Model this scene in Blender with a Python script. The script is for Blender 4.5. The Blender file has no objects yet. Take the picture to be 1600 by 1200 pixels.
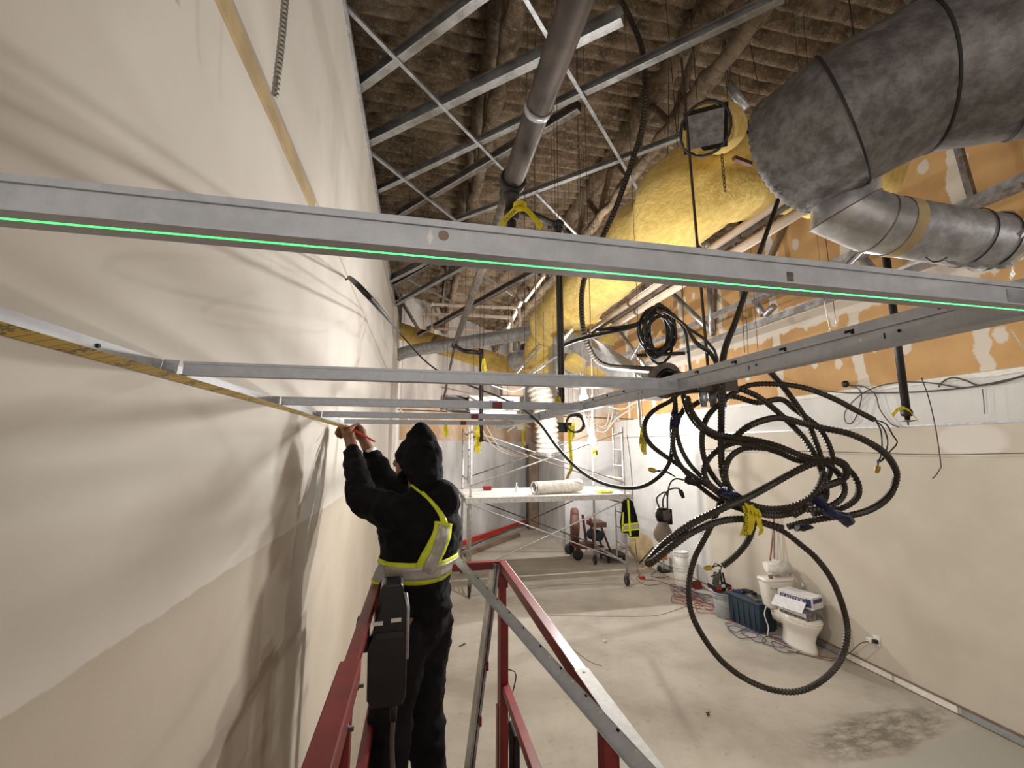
import bpy, bmesh, math, random
from mathutils import Vector, Matrix, noise
from mathutils.bvhtree import BVHTree
random.seed(7)
SC = bpy.context.scene
COL = SC.collection

# ------------------------------------------------------------------ camera
F = 670.0; PITCH = math.radians(8.24); YAW = math.radians(12.1); HC = 2.67
cp, sp, cy, sy = math.cos(PITCH), math.sin(PITCH), math.cos(YAW), math.sin(YAW)
FW = Vector((sy*cp, cy*cp, sp)); RT = Vector((cy, -sy, 0)); UP = RT.cross(FW); CAM = Vector((0, 0, HC))
cd = bpy.data.cameras.new('camera'); cam = bpy.data.objects.new('camera', cd); COL.objects.link(cam)
cd.sensor_width = 36; cd.lens = F/1600*36; cd.clip_start = 0.02; cd.clip_end = 100
m3 = Matrix((RT, UP, -FW)).transposed()
cam.matrix_world = Matrix.Translation(CAM) @ m3.to_4x4()
SC.camera = cam
def W(u, v, d):                     # surveyed point: picture bearing and distance along the view axis
    return CAM + (FW + RT*((u-800)/F) + UP*((600-v)/F))*d
def PL(u, v, X=None, Y=None, Z=None):   # surveyed point on a plane of the room
    r = FW + RT*((u-800)/F) + UP*((600-v)/F)
    t = (X-CAM.x)/r.x if X is not None else (Y-CAM.y)/r.y if Y is not None else (Z-CAM.z)/r.z
    return CAM + r*t

# ------------------------------------------------------------------ world, exposure
w = bpy.data.worlds.new('world'); SC.world = w; w.use_nodes = True
w.node_tree.nodes['Background'].inputs[0].default_value = (1, .97, .93, 1)
w.node_tree.nodes['Background'].inputs[1].default_value = .02
SC.view_settings.view_transform = 'Standard'; SC.view_settings.look = 'None'
SC.view_settings.exposure = 0.17; SC.view_settings.gamma = 1.0
SC.cycles.use_denoising = True; SC.cycles.max_bounces = 8; SC.cycles.diffuse_bounces = 5

# ------------------------------------------------------------------ lamps of the room and added fill bulbs (bare bulbs on a string; bulbs are built further down)
BULBS = [  # position, watts, colour
    (W(912, 622, 2.95), 74, (1, .975, .94)), (W(925, 688, 3.05), 52, (1, .975, .94)),
    (Vector((1.55, 6.9, 3.95)), 230, (1, .985, .97)), (Vector((3.3, 8.9, 3.3)), 280, (1, .985, .97)),
    (Vector((.02, -2.3, 3.05)), 82, (1, .975, .94)), (Vector((3.9, -.4, 3.45)), 40, (1, .975, .94)),
    (Vector((2.2, 4.6, 4.95)), 40, (1, .975, .94)), (W(1300, 537, 3.0), 30, (1, .975, .94))]  # both added as fill, hidden behind the tees to brighten duct, wall and floor
def lamp(p, watts, c, r=.042):
    l = bpy.data.lights.new('bulb_light', 'POINT'); l.energy = watts; l.color = c; l.shadow_soft_size = r
    o = bpy.data.objects.new('bulb_light', l); COL.objects.link(o); o.location = p
    return o
# laser level on a stand outside the picture: two vertical fan beams drawn with real light
ll = bpy.data.lights.new('laser_level', 'POINT'); ll.energy = 1; ll.shadow_soft_size = 0; ll.use_nodes = True
lo = bpy.data.objects.new('laser_level', ll); COL.objects.link(lo); lo.location = (.622, .2905, 1.95)
def laser_nodes():
    nt = ll.node_tree; N = nt.nodes; L = nt.links
    em = [n for n in N if n.type == 'EMISSION'][0]
    em.inputs[0].default_value = (.02, 1, .1, 1)
    g = N.new('ShaderNodeTexCoord'); s = N.new('ShaderNodeSeparateXYZ'); L.new(g.outputs['Normal'], s.inputs[0])
    def M(op, a, b):
        n = N.new('ShaderNodeMath'); n.operation = op
        for i, x in enumerate((a, b)):
            if isinstance(x, (int, float)): n.inputs[i].default_value = x
            elif x is not None: L.new(x, n.inputs[i])
        return n.outputs[0]
    x, y, z = s.outputs
    up = M('GREATER_THAN', M('ABSOLUTE', z, None), .25)
    a = M('MULTIPLY', M('LESS_THAN', M('ABSOLUTE', y, None), .0011), up)
    b = M('MULTIPLY', M('MULTIPLY', M('LESS_THAN', M('ABSOLUTE', x, None), .0012), M('GREATER_THAN', M('ABSOLUTE', y, None), .02)), M('GREATER_THAN', M('ABSOLUTE', z, None), .62))
    L.new(M('MULTIPLY', M('MAXIMUM', a, M('MULTIPLY', b, .35))  , 620.0), em.inputs[1])
laser_nodes()

# ------------------------------------------------------------------ materials
MATS = {}
def lin(c):
    return tuple(((x/255)/12.92 if x/255 <= .04045 else ((x/255+.055)/1.055)**2.4) for x in c)
class NT:
    def __init__(s, m): s.t = m.node_tree; s.N = s.t.nodes; s.L = s.t.links
    def n(s, typ, **kw):
        n = s.N.new(typ)
        for k, v in kw.items(): setattr(n, k, v)
        return n
    def set(s, inp, x):
        if hasattr(x, 'is_linked') or hasattr(x, 'links'): s.L.new(x, inp)
        elif isinstance(x, tuple) and len(x) == 3 and inp.type == 'RGBA': inp.default_value = (*x, 1)
        else: inp.default_value = x
    def math(s, op, a, b=0.0, c=None, clamp=False):
        n = s.n('ShaderNodeMath', operation=op, use_clamp=clamp)
        s.set(n.inputs[0], a); s.set(n.inputs[1], b)
        if c is not None: s.set(n.inputs[2], c)
        return n.outputs[0]
    def noise(s, vec, scale, detail=3, rough=.55, out=0):
        n = s.n('ShaderNodeTexNoise'); n.inputs['Scale'].default_value = scale; n.inputs['Detail'].default_value = detail
        n.inputs['Roughness'].default_value = rough
        if vec is not None: s.L.new(vec, n.inputs['Vector'])
        return n.outputs[out]
    def mix(s, f, a, b, mode='MIX'):
        n = s.n('ShaderNodeMix', data_type='RGBA', blend_type=mode)
        s.set(n.inputs[0], f); s.set(n.inputs[6], a); s.set(n.inputs[7], b)
        return n.outputs[2]
    def ramp(s, f, lo, hi):
        n = s.n('ShaderNodeMapRange', interpolation_type='SMOOTHSTEP')
        s.set(n.inputs[0], f); n.inputs[1].default_value = lo; n.inputs[2].default_value = hi
        return n.outputs[0]
    def pos(s, sc=None):
        g = s.n('ShaderNodeNewGeometry').outputs['Position']
        if sc:
            m = s.n('ShaderNodeVectorMath', operation='MULTIPLY'); s.L.new(g, m.inputs[0]); m.inputs[1].default_value = sc
            return m.outputs[0]
        return g
    def sep(s, v):
        n = s.n('ShaderNodeSeparateXYZ'); s.L.new(v, n.inputs[0]); return n.outputs
    def bump(s, h, strength, dist=.01):
        n = s.n('ShaderNodeBump'); n.inputs['Strength'].default_value = strength; n.inputs['Distance'].default_value = dist
        s.L.new(h, n.inputs['Height']); return n.outputs[0]
def mat(name, c, rough=.6, metal=0.0, var=.12, scale=8.0, bump=0.0, bscale=60.0, emit=None, spec=.5, alpha=None, trans=0, stretch=None):
    if name in MATS: return MATS[name]
    m = bpy.data.materials.new(name); m.use_nodes = True; MATS[name] = m
    t = NT(m); b = t.N['Principled BSDF']
    c = lin(c) if max(c) > 1 else c
    b.inputs['Roughness'].default_value = rough; b.inputs['Metallic'].default_value = metal
    b.inputs['Specular IOR Level'].default_value = spec
    p = t.pos(stretch)
    if var:
        f = t.noise(p, scale, 4)
        t.L.new(t.mix(t.ramp(f, .3, .7), tuple(x*(1-var) for x in c), tuple(min(1, x*(1+var)) for x in c)), b.inputs['Base Color'])
    else: b.inputs['Base Color'].default_value = (*c, 1)
    if bump: t.L.new(t.bump(t.noise(p, bscale, 4), bump), b.inputs['Normal'])
    if emit: b.inputs['Emission Color'].default_value = (*emit[0], 1); b.inputs['Emission Strength'].default_value = emit[1]
    if trans: b.inputs['Transmission Weight'].default_value = trans; b.inputs['IOR'].default_value = 1.2
    if alpha: b.inputs['Alpha'].default_value = alpha
    return m
def pmat(name, rough=.7):
    m = bpy.data.materials.new(name); m.use_nodes = True; MATS[name] = m
    t = NT(m); b = t.N['Principled BSDF']; b.inputs['Roughness'].default_value = rough
    return m, t, b

# left wall: white skim coat above a ragged line, beige paint below
m, t, b = pmat('skimmed_drywall', .75)
p = t.pos(); x, y, z = t.sep(p)
edge = t.math('ADD', z, t.math('MULTIPLY', t.math('SUBTRACT', t.noise(p, 9, 5, .7), .5), .02))
edge = t.math('ADD', edge, t.math('MULTIPLY', t.math('SUBTRACT', t.noise(p, 1.3, 2), .5), .012))
f = t.ramp(edge, 2.357, 2.363)
paint = t.mix(t.ramp(t.noise(p, 1.6, 4), .35, .7), lin((190, 180, 164)), lin((180, 169, 152)))
skim = t.mix(t.ramp(t.noise(p, 2.2, 5), .3, .75), lin((212, 206, 198)), lin((202, 195, 186)))
t.L.new(t.mix(f, paint, skim), b.inputs['Base Color'])
t.L.new(t.bump(t.noise(p, 220, 3), .06, .004), b.inputs['Normal'])
# right wall: beige paint to 2.9, white band to 3.34, raw tan gypsum board with filled joints above
m, t, b = pmat('right_drywall', .75)
p = t.pos(); x, y, z = t.sep(p)
nz = t.math('SUBTRACT', t.noise(p, 3.0, 5, .65), .5)
beige = t.mix(t.ramp(t.noise(p, 1.2, 3), .35, .7), lin((198, 189, 174)), lin((186, 177, 161)))
white = t.mix(t.ramp(t.noise(p, 1.5, 4), .3, .7), lin((214, 212, 209)), lin((200, 197, 193)))
tan = t.mix(t.ramp(t.noise(p, 1.7, 5), .3, .72), lin((198, 156, 102)), lin((176, 134, 84)))
mud = lin((207, 196, 180))
yy = t.math('ADD', y, t.math('MULTIPLY', nz, .22))
fr = t.math('ABSOLUTE', t.math('SUBTRACT', t.math('FRACT', t.math('DIVIDE', yy, 1.22)), .5))
vj = t.math('SUBTRACT', 1.0, t.ramp(fr, .045, .062))
zz = t.math('ADD', z, t.math('MULTIPLY', nz, .35))
hj = t.math('SUBTRACT', 1.0, t.ramp(t.math('ABSOLUTE', t.math('SUBTRACT', zz, 4.55)), .17, .2))
# screw spots along the studs
vs = t.n('ShaderNodeCombineXYZ'); t.L.new(t.math('DIVIDE', y, .406), vs.inputs[0]); t.L.new(t.math('DIVIDE', z, .62), vs.inputs[1])
vo = t.n('ShaderNodeTexVoronoi', voronoi_dimensions='2D'); vo.inputs['Scale'].default_value = 1; vo.inputs['Randomness'].default_value = .35
t.L.new(vs.outputs[0], vo.inputs['Vector'])
dots = t.math('SUBTRACT', 1.0, t.ramp(t.math('ADD', vo.outputs['Distance'], t.math('MULTIPLY', nz, .5)), .1, .15))
raw = t.mix(t.math('MAXIMUM', t.math('MAXIMUM', vj, hj), dots, clamp=True), tan, mud)
low = t.mix(t.ramp(t.math('ADD', y, t.math('MULTIPLY', nz, .25)), 7.35, 7.5), beige, white)
c = t.mix(t.ramp(z, 2.893, 2.9), low, white)
patch = t.ramp(t.math('ADD', t.math('POWER', t.math('SUBTRACT', y, 3.25), 2.0), t.math('ADD', t.math('POWER', t.math('MULTIPLY', t.math('SUBTRACT', z, 2.72), 1.6), 2.0), t.math('MULTIPLY', nz, .1))), .05, .1)
c = t.mix(patch, lin((210, 203, 192)), c)
zedge = t.math('ADD', z, t.math('MULTIPLY', nz, .03))
c = t.mix(t.ramp(zedge, 3.34, 3.352), c, raw)
t.L.new(c, b.inputs['Base Color']); t.L.new(t.bump(t.noise(p, 160, 3), .06, .004), b.inputs['Normal'])
# back walls: patchy primed board, brown raw strip above the paint line, grey above
m, t, b = pmat('back_drywall', .75)
p = t.pos(); x, y, z = t.sep(p)
a = t.mix(t.ramp(t.noise(t.pos((1, 1, .35)), 1.1, 5), .35, .68), lin((212, 211, 210)), lin((168, 165, 162)))
br = t.mix(t.ramp(t.noise(p, 1.4, 5), .35, .65), lin((178, 142, 104)), lin((206, 190, 172)))
g2 = t.mix(t.ramp(t.noise(t.pos((1.5, 1.5, .4)), 1.5, 5), .3, .7), lin((196, 188, 180)), lin((150, 142, 134)))
zz = t.math('ADD', z, t.math('MULTIPLY', t.math('SUBTRACT', t.noise(p, 1.2, 3), .5), .3))
c = t.mix(t.ramp(z, 2.80, 2.815), a, t.mix(t.ramp(zz, 3.5, 3.6), br, g2))
t.L.new(c, b.inputs['Base Color'])
# floor slab
m, t, b = pmat('concrete_slab', .8)
p = t.pos(); x, y, z = t.sep(p)
n1 = t.noise(p, 1.1, 6, .6); n2 = t.noise(p, 9, 6, .65); n3 = t.noise(p, 60, 3)
c = t.mix(t.ramp(n1, .35, .7), lin((182, 174, 160)), lin((158, 149, 135)))
c = t.mix(t.math('MULTIPLY', t.ramp(n2, .55, .75), .45), c, lin((128, 117, 100)))
c = t.mix(t.math('MULTIPLY', t.ramp(n3, .62, .7), .25), c, lin((214, 206, 192)))
sx = t.math('SUBTRACT', x, 4.0); syy = t.math('SUBTRACT', y, 3.56)
# dark smear beside the levelled grey patch near the right wall
d = t.math('ADD', t.math('POWER', t.math('MULTIPLY', t.math('SUBTRACT', x, 4.35), .95), 2.0), t.math('POWER', t.math('MULTIPLY', t.math('SUBTRACT', t.math('ADD', y, t.math('MULTIPLY', x, -.12)), 3.13), 3.4), 2.0))
sm = t.math('MULTIPLY', t.math('SUBTRACT', 1.0, t.ramp(d, .25, 1.1)), t.ramp(t.noise(t.pos((1, 2.4, 1)), 4, 6, .7), .34, .62))
c = t.mix(t.math('MULTIPLY', sm, .85), c, lin((104, 96, 80)))
lv = t.ramp(t.math('SUBTRACT', t.math('ADD', t.math('ADD', y, t.math('MULTIPLY', x, -.12)), t.math('MULTIPLY', t.math('SUBTRACT', n1, .5), .25)), 2.86), -.03, .05)
c = t.mix(t.math('MULTIPLY', t.math('SUBTRACT', 1.0, lv), t.ramp(x, 1.8, 2.6)), c, lin((170, 166, 154)))
t.L.new(c, b.inputs['Base Color']); t.L.new(t.bump(t.math('ADD', n2, n3), .12, .006), b.inputs['Normal'])
# sprayed foam
m, t, b = pmat('sprayed_foam', .9)
p = t.pos()
c = t.mix(t.ramp(t.noise(p, 5, 6, .7), .32, .68), lin((140, 118, 92)), lin((84, 66, 47)))
c = t.mix(t.math('MULTIPLY', t.ramp(t.noise(p, 1.1, 4), .5, .68), .5), c, lin((178, 160, 136)))
c = t.mix(t.math('MULTIPLY', t.ramp(t.noise(p, 26, 5, .8), .5, .66), .55), c, lin((188, 168, 140)))
c = t.mix(t.math('MULTIPLY', t.ramp(t.noise(t.pos((1, 3, 1)), 7, 5, .7), .54, .66), .5), c, lin((58, 44, 30)))
t.L.new(c, b.inputs['Base Color']); t.L.new(t.bump(t.noise(p, 36, 6, .8), .9, .04), b.inputs['Normal'])
# yellow fibreglass wrap
m, t, b = pmat('yellow_fibreglass', .85)
p = t.pos((1, .45, 1)); q = t.pos()
c = t.mix(t.ramp(t.noise(p, 30, 6, .75), .3, .72), lin((244, 214, 124)), lin((216, 178, 84)))
c = t.mix(t.math('MULTIPLY', t.ramp(t.noise(q, 3.5, 5), .52, .72), .35), c, lin((150, 116, 46)))
t.L.new(c, b.inputs['Base Color']); t.L.new(t.bump(t.noise(p, 34, 6, .75), .7, .03), b.inputs['Normal'])
b.inputs['Sheen Weight'].default_value = .15
# galvanised sheet
def galv(name, c0, c1, rough, metal, sc=14):
    m, t, b = pmat(name, rough)
    p = t.pos(); n = t.noise(p, sc, 6, .7)
    t.L.new(t.mix(t.ramp(n, .35, .68), lin(c0), lin(c1)), b.inputs['Base Color'])
    b.inputs['Metallic'].default_value = metal
    t.L.new(t.math('ADD', t.math('MULTIPLY', n, .3), rough-.15), b.inputs['Roughness'])
    t.L.new(t.bump(t.noise(p, sc*3, 4), .06, .004), b.inputs['Normal'])
    return m
galv('weathered_duct', (98, 94, 92), (138, 136, 135), .55, .4, 22)
galv('bright_duct', (176, 176, 178), (214, 214, 216), .36, .75, 10)
galv('galvanised', (158, 160, 164), (196, 198, 202), .42, .6, 22)
galv('grid_steel', (172, 175, 180), (188, 190, 195), .5, .15, 40)
galv('old_steel', (92, 84, 78), (138, 128, 120), .55, .4, 18)
galv('stud_steel', (150, 148, 146), (186, 186, 186), .38, .7, 9)
galv('scaffold_steel', (168, 164, 158), (206, 204, 200), .45, .35, 20)
mat('black_pipe', (40, 36, 34), .5, .2, .25, 20)
mat('rust_pipe', (74, 64, 58), .55, .3, .3, 12)
mat('cream_pipe', (214, 196, 178), .5, 0, .08)
mat('armour', (64, 58, 51), .5, .4, .15, 30)
mat('armour_bright', (150, 146, 140), .38, .7, .15, 30)
mat('black_cable', (34, 31, 29), .5, 0, .2)
mat('grey_cable', (78, 72, 66), .5, 0, .2)
mat('wire_iron', (70, 60, 52), .5, .4, .2)
mat('white_cable', (222, 218, 210), .5, 0, .05)
mat('blue_tape', (20, 25, 66), .45, 0, .25, 40, .3, 90)
mat('caution_yellow', (210, 192, 30), .45, 0, .12, 30, .15, 60)
mat('ink_black', (18, 17, 16), .6, 0, 0)
mat('nut_yellow', (186, 152, 44), .45, 0, .1)
mat('lift_red', (116, 30, 30), .4, 0, .22, 7, .05, 120)
mat('deck_red', (120, 58, 58), .6, 0, .2, 10, .2, 60)
mat('black_plastic', (24, 24, 25), .35, 0, .15)
mat('rubber', (40, 38, 37), .7, 0, .15)
mat('white_plastic', (226, 224, 218), .45, 0, .05)
mat('label_white', (214, 212, 206), .6, 0, .1, 60)
mat('bucket_grey', (146, 148, 148), .5, 0, .1)
mat('ceramic', (228, 222, 212), .18, 0, .02)
mat('tote', (38, 56, 70), .5, 0, .15)
mat('cloth_black', (15, 14, 16), .9, 0, .25, 14, .35, 45, spec=.2)
mat('trouser_black', (21, 20, 23), .9, 0, .3, 10, .35, 35, spec=.2)
mat('hivis', (206, 216, 44), .6, 0, .08, 30)
mat('reflective', (176, 172, 164), .4, .3, .1, 40)
mat('skin', (128, 88, 66), .55, 0, .12, 30, .08, 80)
mat('beard', (12, 9, 8), .9, 0, .3, 60, .5, 120, spec=.1)
mat('red_paint', (186, 44, 34), .45, 0, .1)
mat('dark_red', (110, 22, 24), .5, 0, .12)
mat('dull_red', (92, 42, 38), .55, 0, .2, 9)
mat('rust_red', (118, 82, 72), .6, .1, .25, 9)
mat('orange', (226, 126, 38), .45, 0, .1)
mat('flex_white', (206, 200, 190), .6, .1, .15, 14, .4, 40)
mat('plank_white', (220, 216, 208), .6, 0, .15, 6, .1, 30)
mat('carton', (214, 212, 212), .6, 0, .08, 20)
mat('carton_blue', (52, 54, 96), .5, 0, .1)
mat('carton_dark', (112, 108, 106), .6, 0, .6, 24)
mat('bag', (226, 222, 214), .25, 0, .06, 20, .5, 30, trans=.25)
mat('cord_red', (148, 66, 58), .5, 0, .15)
mat('cord_blue', (88, 84, 112), .5, 0, .15)
mat('mud_white', (226, 222, 214), .8, 0, .08, 30, .3, 60)
mat('tape_tan', (178, 156, 118), .8, 0, .15, 6)
mat('foil', (206, 204, 200), .3, .8, .12, 40, .6, 50)
mat('dark_hole', (22, 20, 20), .9, 0, 0)
mat('bulb_off', (206, 196, 182), .25, 0, .03)
m = bpy.data.materials.new('bulb_on'); m.use_nodes = True; MATS['bulb_on'] = m      # clear glowing glass
t = NT(m); t.N.remove(t.N['Principled BSDF']); e_ = t.n('ShaderNodeEmission'); e_.inputs[0].default_value = (1, .95, .86, 1); e_.inputs[1].default_value = 30
x_ = t.n('ShaderNodeBsdfTransparent'); a_ = t.n('ShaderNodeAddShader'); t.L.new(e_.outputs[0], a_.inputs[0]); t.L.new(x_.outputs[0], a_.inputs[1]); t.L.new(a_.outputs[0], t.N['Material Output'].inputs[0])
mat('brown_paint', (124, 104, 84), .6, 0, .2, 4)
mat('frost_glass', (182, 170, 158), .3, 0, .06)
# tape measure blade print
m, t, b = pmat('tape_blade', .4)
p = t.pos(); x, y, z = t.sep(p)
tick = t.math('LESS_THAN', t.math('FRACT', t.math('DIVIDE', y, .0254)), .1)
num = t.math('MULTIPLY', t.math('LESS_THAN', t.math('ABSOLUTE', t.math('SUBTRACT', t.math('FRACT', t.math('DIVIDE', y, .1016)), .5)), .16), t.math('GREATER_THAN', t.noise(p, 160, 1), .5))
t.L.new(t.mix(t.math('MULTIPLY', t.math('MAXIMUM', tick, num), .75), lin((206, 172, 42)), lin((60, 46, 14))), b.inputs['Base Color'])
# far end diamond tread
m, t, b = pmat('tread_red', .55)
p = t.pos(); b.inputs['Base Color'].default_value = (*lin((122, 62, 62)), 1)
w_ = t.n('ShaderNodeTexWave'); w_.inputs['Scale'].default_value = 16; t.L.new(p, w_.inputs[0]); t.L.new(t.bump(w_.outputs[1], .5, .004), b.inputs['Normal'])

# ------------------------------------------------------------------ mesh kit
def catmull(pts, seg=8, closed=False):
    P = [Vector(p) for p in pts]; n = len(P); out = []
    if n < 3 and not closed: return P
    rng = n if closed else n-1
    for i in range(rng):
        p0 = P[(i-1) % n] if closed or i > 0 else P[0]*2-P[1]
        p1 = P[i]; p2 = P[(i+1) % n]
        p3 = P[(i+2) % n] if closed or i+2 < n else P[-1]*2-P[-2]
        for k in range(seg):
            t = k/seg; t2 = t*t; t3 = t2*t
            out.append(.5*((2*p1)+(p2-p0)*t+(2*p0-5*p1+4*p2-p3)*t2+(3*p1-p0-3*p2+p3)*t3))
    if not closed: out.append(P[-1])
    return out
def resample(P, step, closed=False):
    if closed: P = P+[P[0]]
    out = [P[0].copy()]; acc = 0
    for a, b_ in zip(P, P[1:]):
        L = (b_-a).length
        if L < 1e-9: continue
        s = step-acc
        while s <= L:
            out.append(a+(b_-a)*(s/L)); s += step
        acc = (L-(s-step))
    if not closed and (out[-1]-P[-1]).length > step*.3: out.append(P[-1].copy())
    return out
class MB:
    def __init__(s): s.v = []; s.f = []; s.sm = []
    def add(s, vs, fs, smooth=False):
        o = len(s.v); s.v += [Vector(x) for x in vs]; s.f += [tuple(i+o for i in f) for f in fs]; s.sm += [smooth]*len(fs)
        return s
    def box(s, c, size, rot=None):
        c = Vector(c); h = Vector(size)/2; vs = []
        for dx in (-1, 1):
            for dy in (-1, 1):
                for dz in (-1, 1):
                    q = Vector((dx*h.x, dy*h.y, dz*h.z)); vs.append(c+(rot @ q if rot else q))
        return s.add(vs, [(0, 1, 3, 2), (4, 6, 7, 5), (0, 4, 5, 1), (2, 3, 7, 6), (0, 2, 6, 4), (1, 5, 7, 3)])
    def bx(s, x0, x1, y0, y1, z0, z1): return s.box(((x0+x1)/2, (y0+y1)/2, (z0+z1)/2), (x1-x0, y1-y0, z1-z0))
    def prof(s, p, q, pr, up=(0, 0, 1)):
        p, q = Vector(p), Vector(q); d = (q-p).normalized(); u = Vector(up); side = d.cross(u)
        if side.length < 1e-4: side = d.cross(Vector((0, 1, 0)))
        side.normalize(); u = side.cross(d).normalized(); n = len(pr)
        vs = [p+side*a+u*b_ for a, b_ in pr]+[q+side*a+u*b_ for a, b_ in pr]
        fs = [(i, (i+1) % n, n+(i+1) % n, n+i) for i in range(n)]+[tuple(range(n))[::-1], tuple(range(n, 2*n))]
        return s.add(vs, fs)
    def bar(s, p, q, w_, h, up=(0, 0, 1)): return s.prof(p, q, [(-w_/2, -h/2), (w_/2, -h/2), (w_/2, h/2), (-w_/2, h/2)], up)
    def tube(s, P, r, n=10, closed=False, caps=True, smooth=True, flat=1.0, upv=None):
        P = [Vector(p) for p in P]; k = len(P); R = r if isinstance(r, (list, tuple)) else [r]*k
        T = []
        for i in range(k):
            a = P[(i-1) % k] if closed or i else P[0]; b_ = P[(i+1) % k] if closed or i < k-1 else P[-1]
            t = (b_-a); T.append(t.normalized() if t.length > 1e-9 else Vector((0, 0, 1)))
        ref = Vector(upv) if upv else (Vector((0, 0, 1)) if abs(T[0].z) < .9 else Vector((1, 0, 0)))
        u = (ref-T[0]*ref.dot(T[0])).normalized(); vs = []
        for i in range(k):
            u = (u-T[i]*u.dot(T[i]))
            u = u.normalized() if u.length > 1e-6 else T[i].orthogonal().normalized()
            w_ = T[i].cross(u)
            for j in range(n):
                a = 2*math.pi*j/n; vs.append(P[i]+(u*math.cos(a)*flat+w_*math.sin(a))*R[i])
        fs = []
        for i in range(k if closed else k-1):
            for j in range(n):
                a, b_ = i*n, ((i+1) % k)*n; fs.append((a+j, a+(j+1) % n, b_+(j+1) % n, b_+j))
        s.add(vs, fs, smooth)
        if caps and not closed:
            o = len(s.v)-len(vs); s.f += [tuple(o+j for j in range(n))[::-1], tuple(o+(k-1)*n+j for j in range(n))]; s.sm += [False, False]
        return s
    def ridged(s, pts, r, step=.0042, n=8, depth=.16, closed=False):
        P = resample(catmull(pts, 10, closed), step, closed)
        return s.tube(P, [r*(1 if i % 2 else 1-depth) for i in range(len(P))], n, closed, smooth=False)
    def cable(s, pts, r, step=.03, n=7, closed=False): return s.tube(resample(catmull(pts, 8, closed), step, closed), r, n, closed)
    def lathe(s, pr, c=(0, 0, 0), ax=(0, 0, 1), n=24, smooth=True, cap=True):
        c = Vector(c); ax = Vector(ax).normalized(); u = ax.orthogonal().normalized(); w_ = ax.cross(u); k = len(pr)
        vs = [c+ax*z+(u*math.cos(2*math.pi*j/n)+w_*math.sin(2*math.pi*j/n))*r for r, z in pr for j in range(n)]
        fs = [(i*n+j, i*n+(j+1) % n, (i+1)*n+(j+1) % n, (i+1)*n+j) for i in range(k-1) for j in range(n)]
        s.add(vs, fs, smooth)
        if cap:
            o = len(s.v)-len(vs); s.f += [tuple(o+j for j in range(n))[::-1], tuple(o+(k-1)*n+j for j in range(n))]; s.sm += [False, False]
        return s
    def ball(s, c, r, n=16, m=10, rot=None):
        c = Vector(c); r = (r, r, r) if isinstance(r, (int, float)) else r; vs = []; fs = []
        for i in range(m+1):
            a = math.pi*i/m
            for j in range(n):
                q = Vector((math.sin(a)*math.cos(2*math.pi*j/n)*r[0], math.sin(a)*math.sin(2*math.pi*j/n)*r[1], math.cos(a)*r[2]))
                vs.append(c+(rot @ q if rot else q))
        for i in range(m):
            for j in range(n): fs.append((i*n+j, (i+1)*n+j, (i+1)*n+(j+1) % n, i*n+(j+1) % n))
        return s.add(vs, fs, True)
    def ribbon(s, pts, width, side, th=.001, seg=6):
        P = catmull(pts, seg); side = Vector(side).normalized()*width/2; k = len(P); N = []
        for i in range(k):
            t = P[min(i+1, k-1)]-P[max(i-1, 0)]; nn = t.cross(side); N.append(nn.normalized()*th/2 if nn.length > 1e-9 else Vector((0, th/2, 0)))
        vs = []
        for i in range(k): vs += [P[i]-side+N[i], P[i]+side+N[i], P[i]+side-N[i], P[i]-side-N[i]]
        fs = [(4*i+j, 4*i+(j+1) % 4, 4*i+4+(j+1) % 4, 4*i+4+j) for i in range(k-1) for j in range(4)]+[(0, 1, 2, 3), (4*k-1, 4*k-2, 4*k-3, 4*k-4)]
        return s.add(vs, fs)
    def jitter(s, amp, sc):
        s.v = [q+noise.noise_vector(q*sc)*amp for q in s.v]; return s
    def build(s, name, m, parent=None, bevel=0):
        me = bpy.data.meshes.new(name); off = Vector((0, 0, 0))
        if parent is not None: off = WLOC.get(parent.name, Vector((0, 0, 0)))
        elif s.v:
            xs = [q.x for q in s.v]; ys = [q.y for q in s.v]; zs = [q.z for q in s.v]
            off = Vector(((min(xs)+max(xs))/2, (min(ys)+max(ys))/2, min(zs)))
        me.from_pydata([tuple(q-off) for q in s.v], [], s.f)
        me.polygons.foreach_set('use_smooth', s.sm); me.update()
        bm = bmesh.new(); bm.from_mesh(me); bmesh.ops.recalc_face_normals(bm, faces=bm.faces); bm.to_mesh(me); bm.free()
        me.materials.append(MATS[m] if isinstance(m, str) else m)
        o = bpy.data.objects.new(name, me); COL.objects.link(o)
        if parent is not None: o.parent = parent; WLOC[o.name] = off
        else: o.location = off; WLOC[o.name] = off.copy()
        if bevel:
            bv = o.modifiers.new('bevel', 'BEVEL'); bv.width = bevel; bv.segments = 2; bv.limit_method = 'ANGLE'
        return o
WLOC = {}
def tag(o, label, cat, group=None):
    o['label'] = label; o['category'] = cat
    if group: o['group'] = group
    return o
def thing(name, label, cat, loc, group=None):
    o = bpy.data.objects.new(name, None); COL.objects.link(o); o.location = Vector(loc); o.empty_display_size = .1
    WLOC[o.name] = Vector(loc); return tag(o, label, cat, group)
def struct(name, mb, m, label, parent=None):
    o = mb.build(name, m, parent); o['kind'] = 'structure'
    if parent is None: o['label'] = label; o['category'] = name.split('_')[0]
    return o
V = Vector

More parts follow.
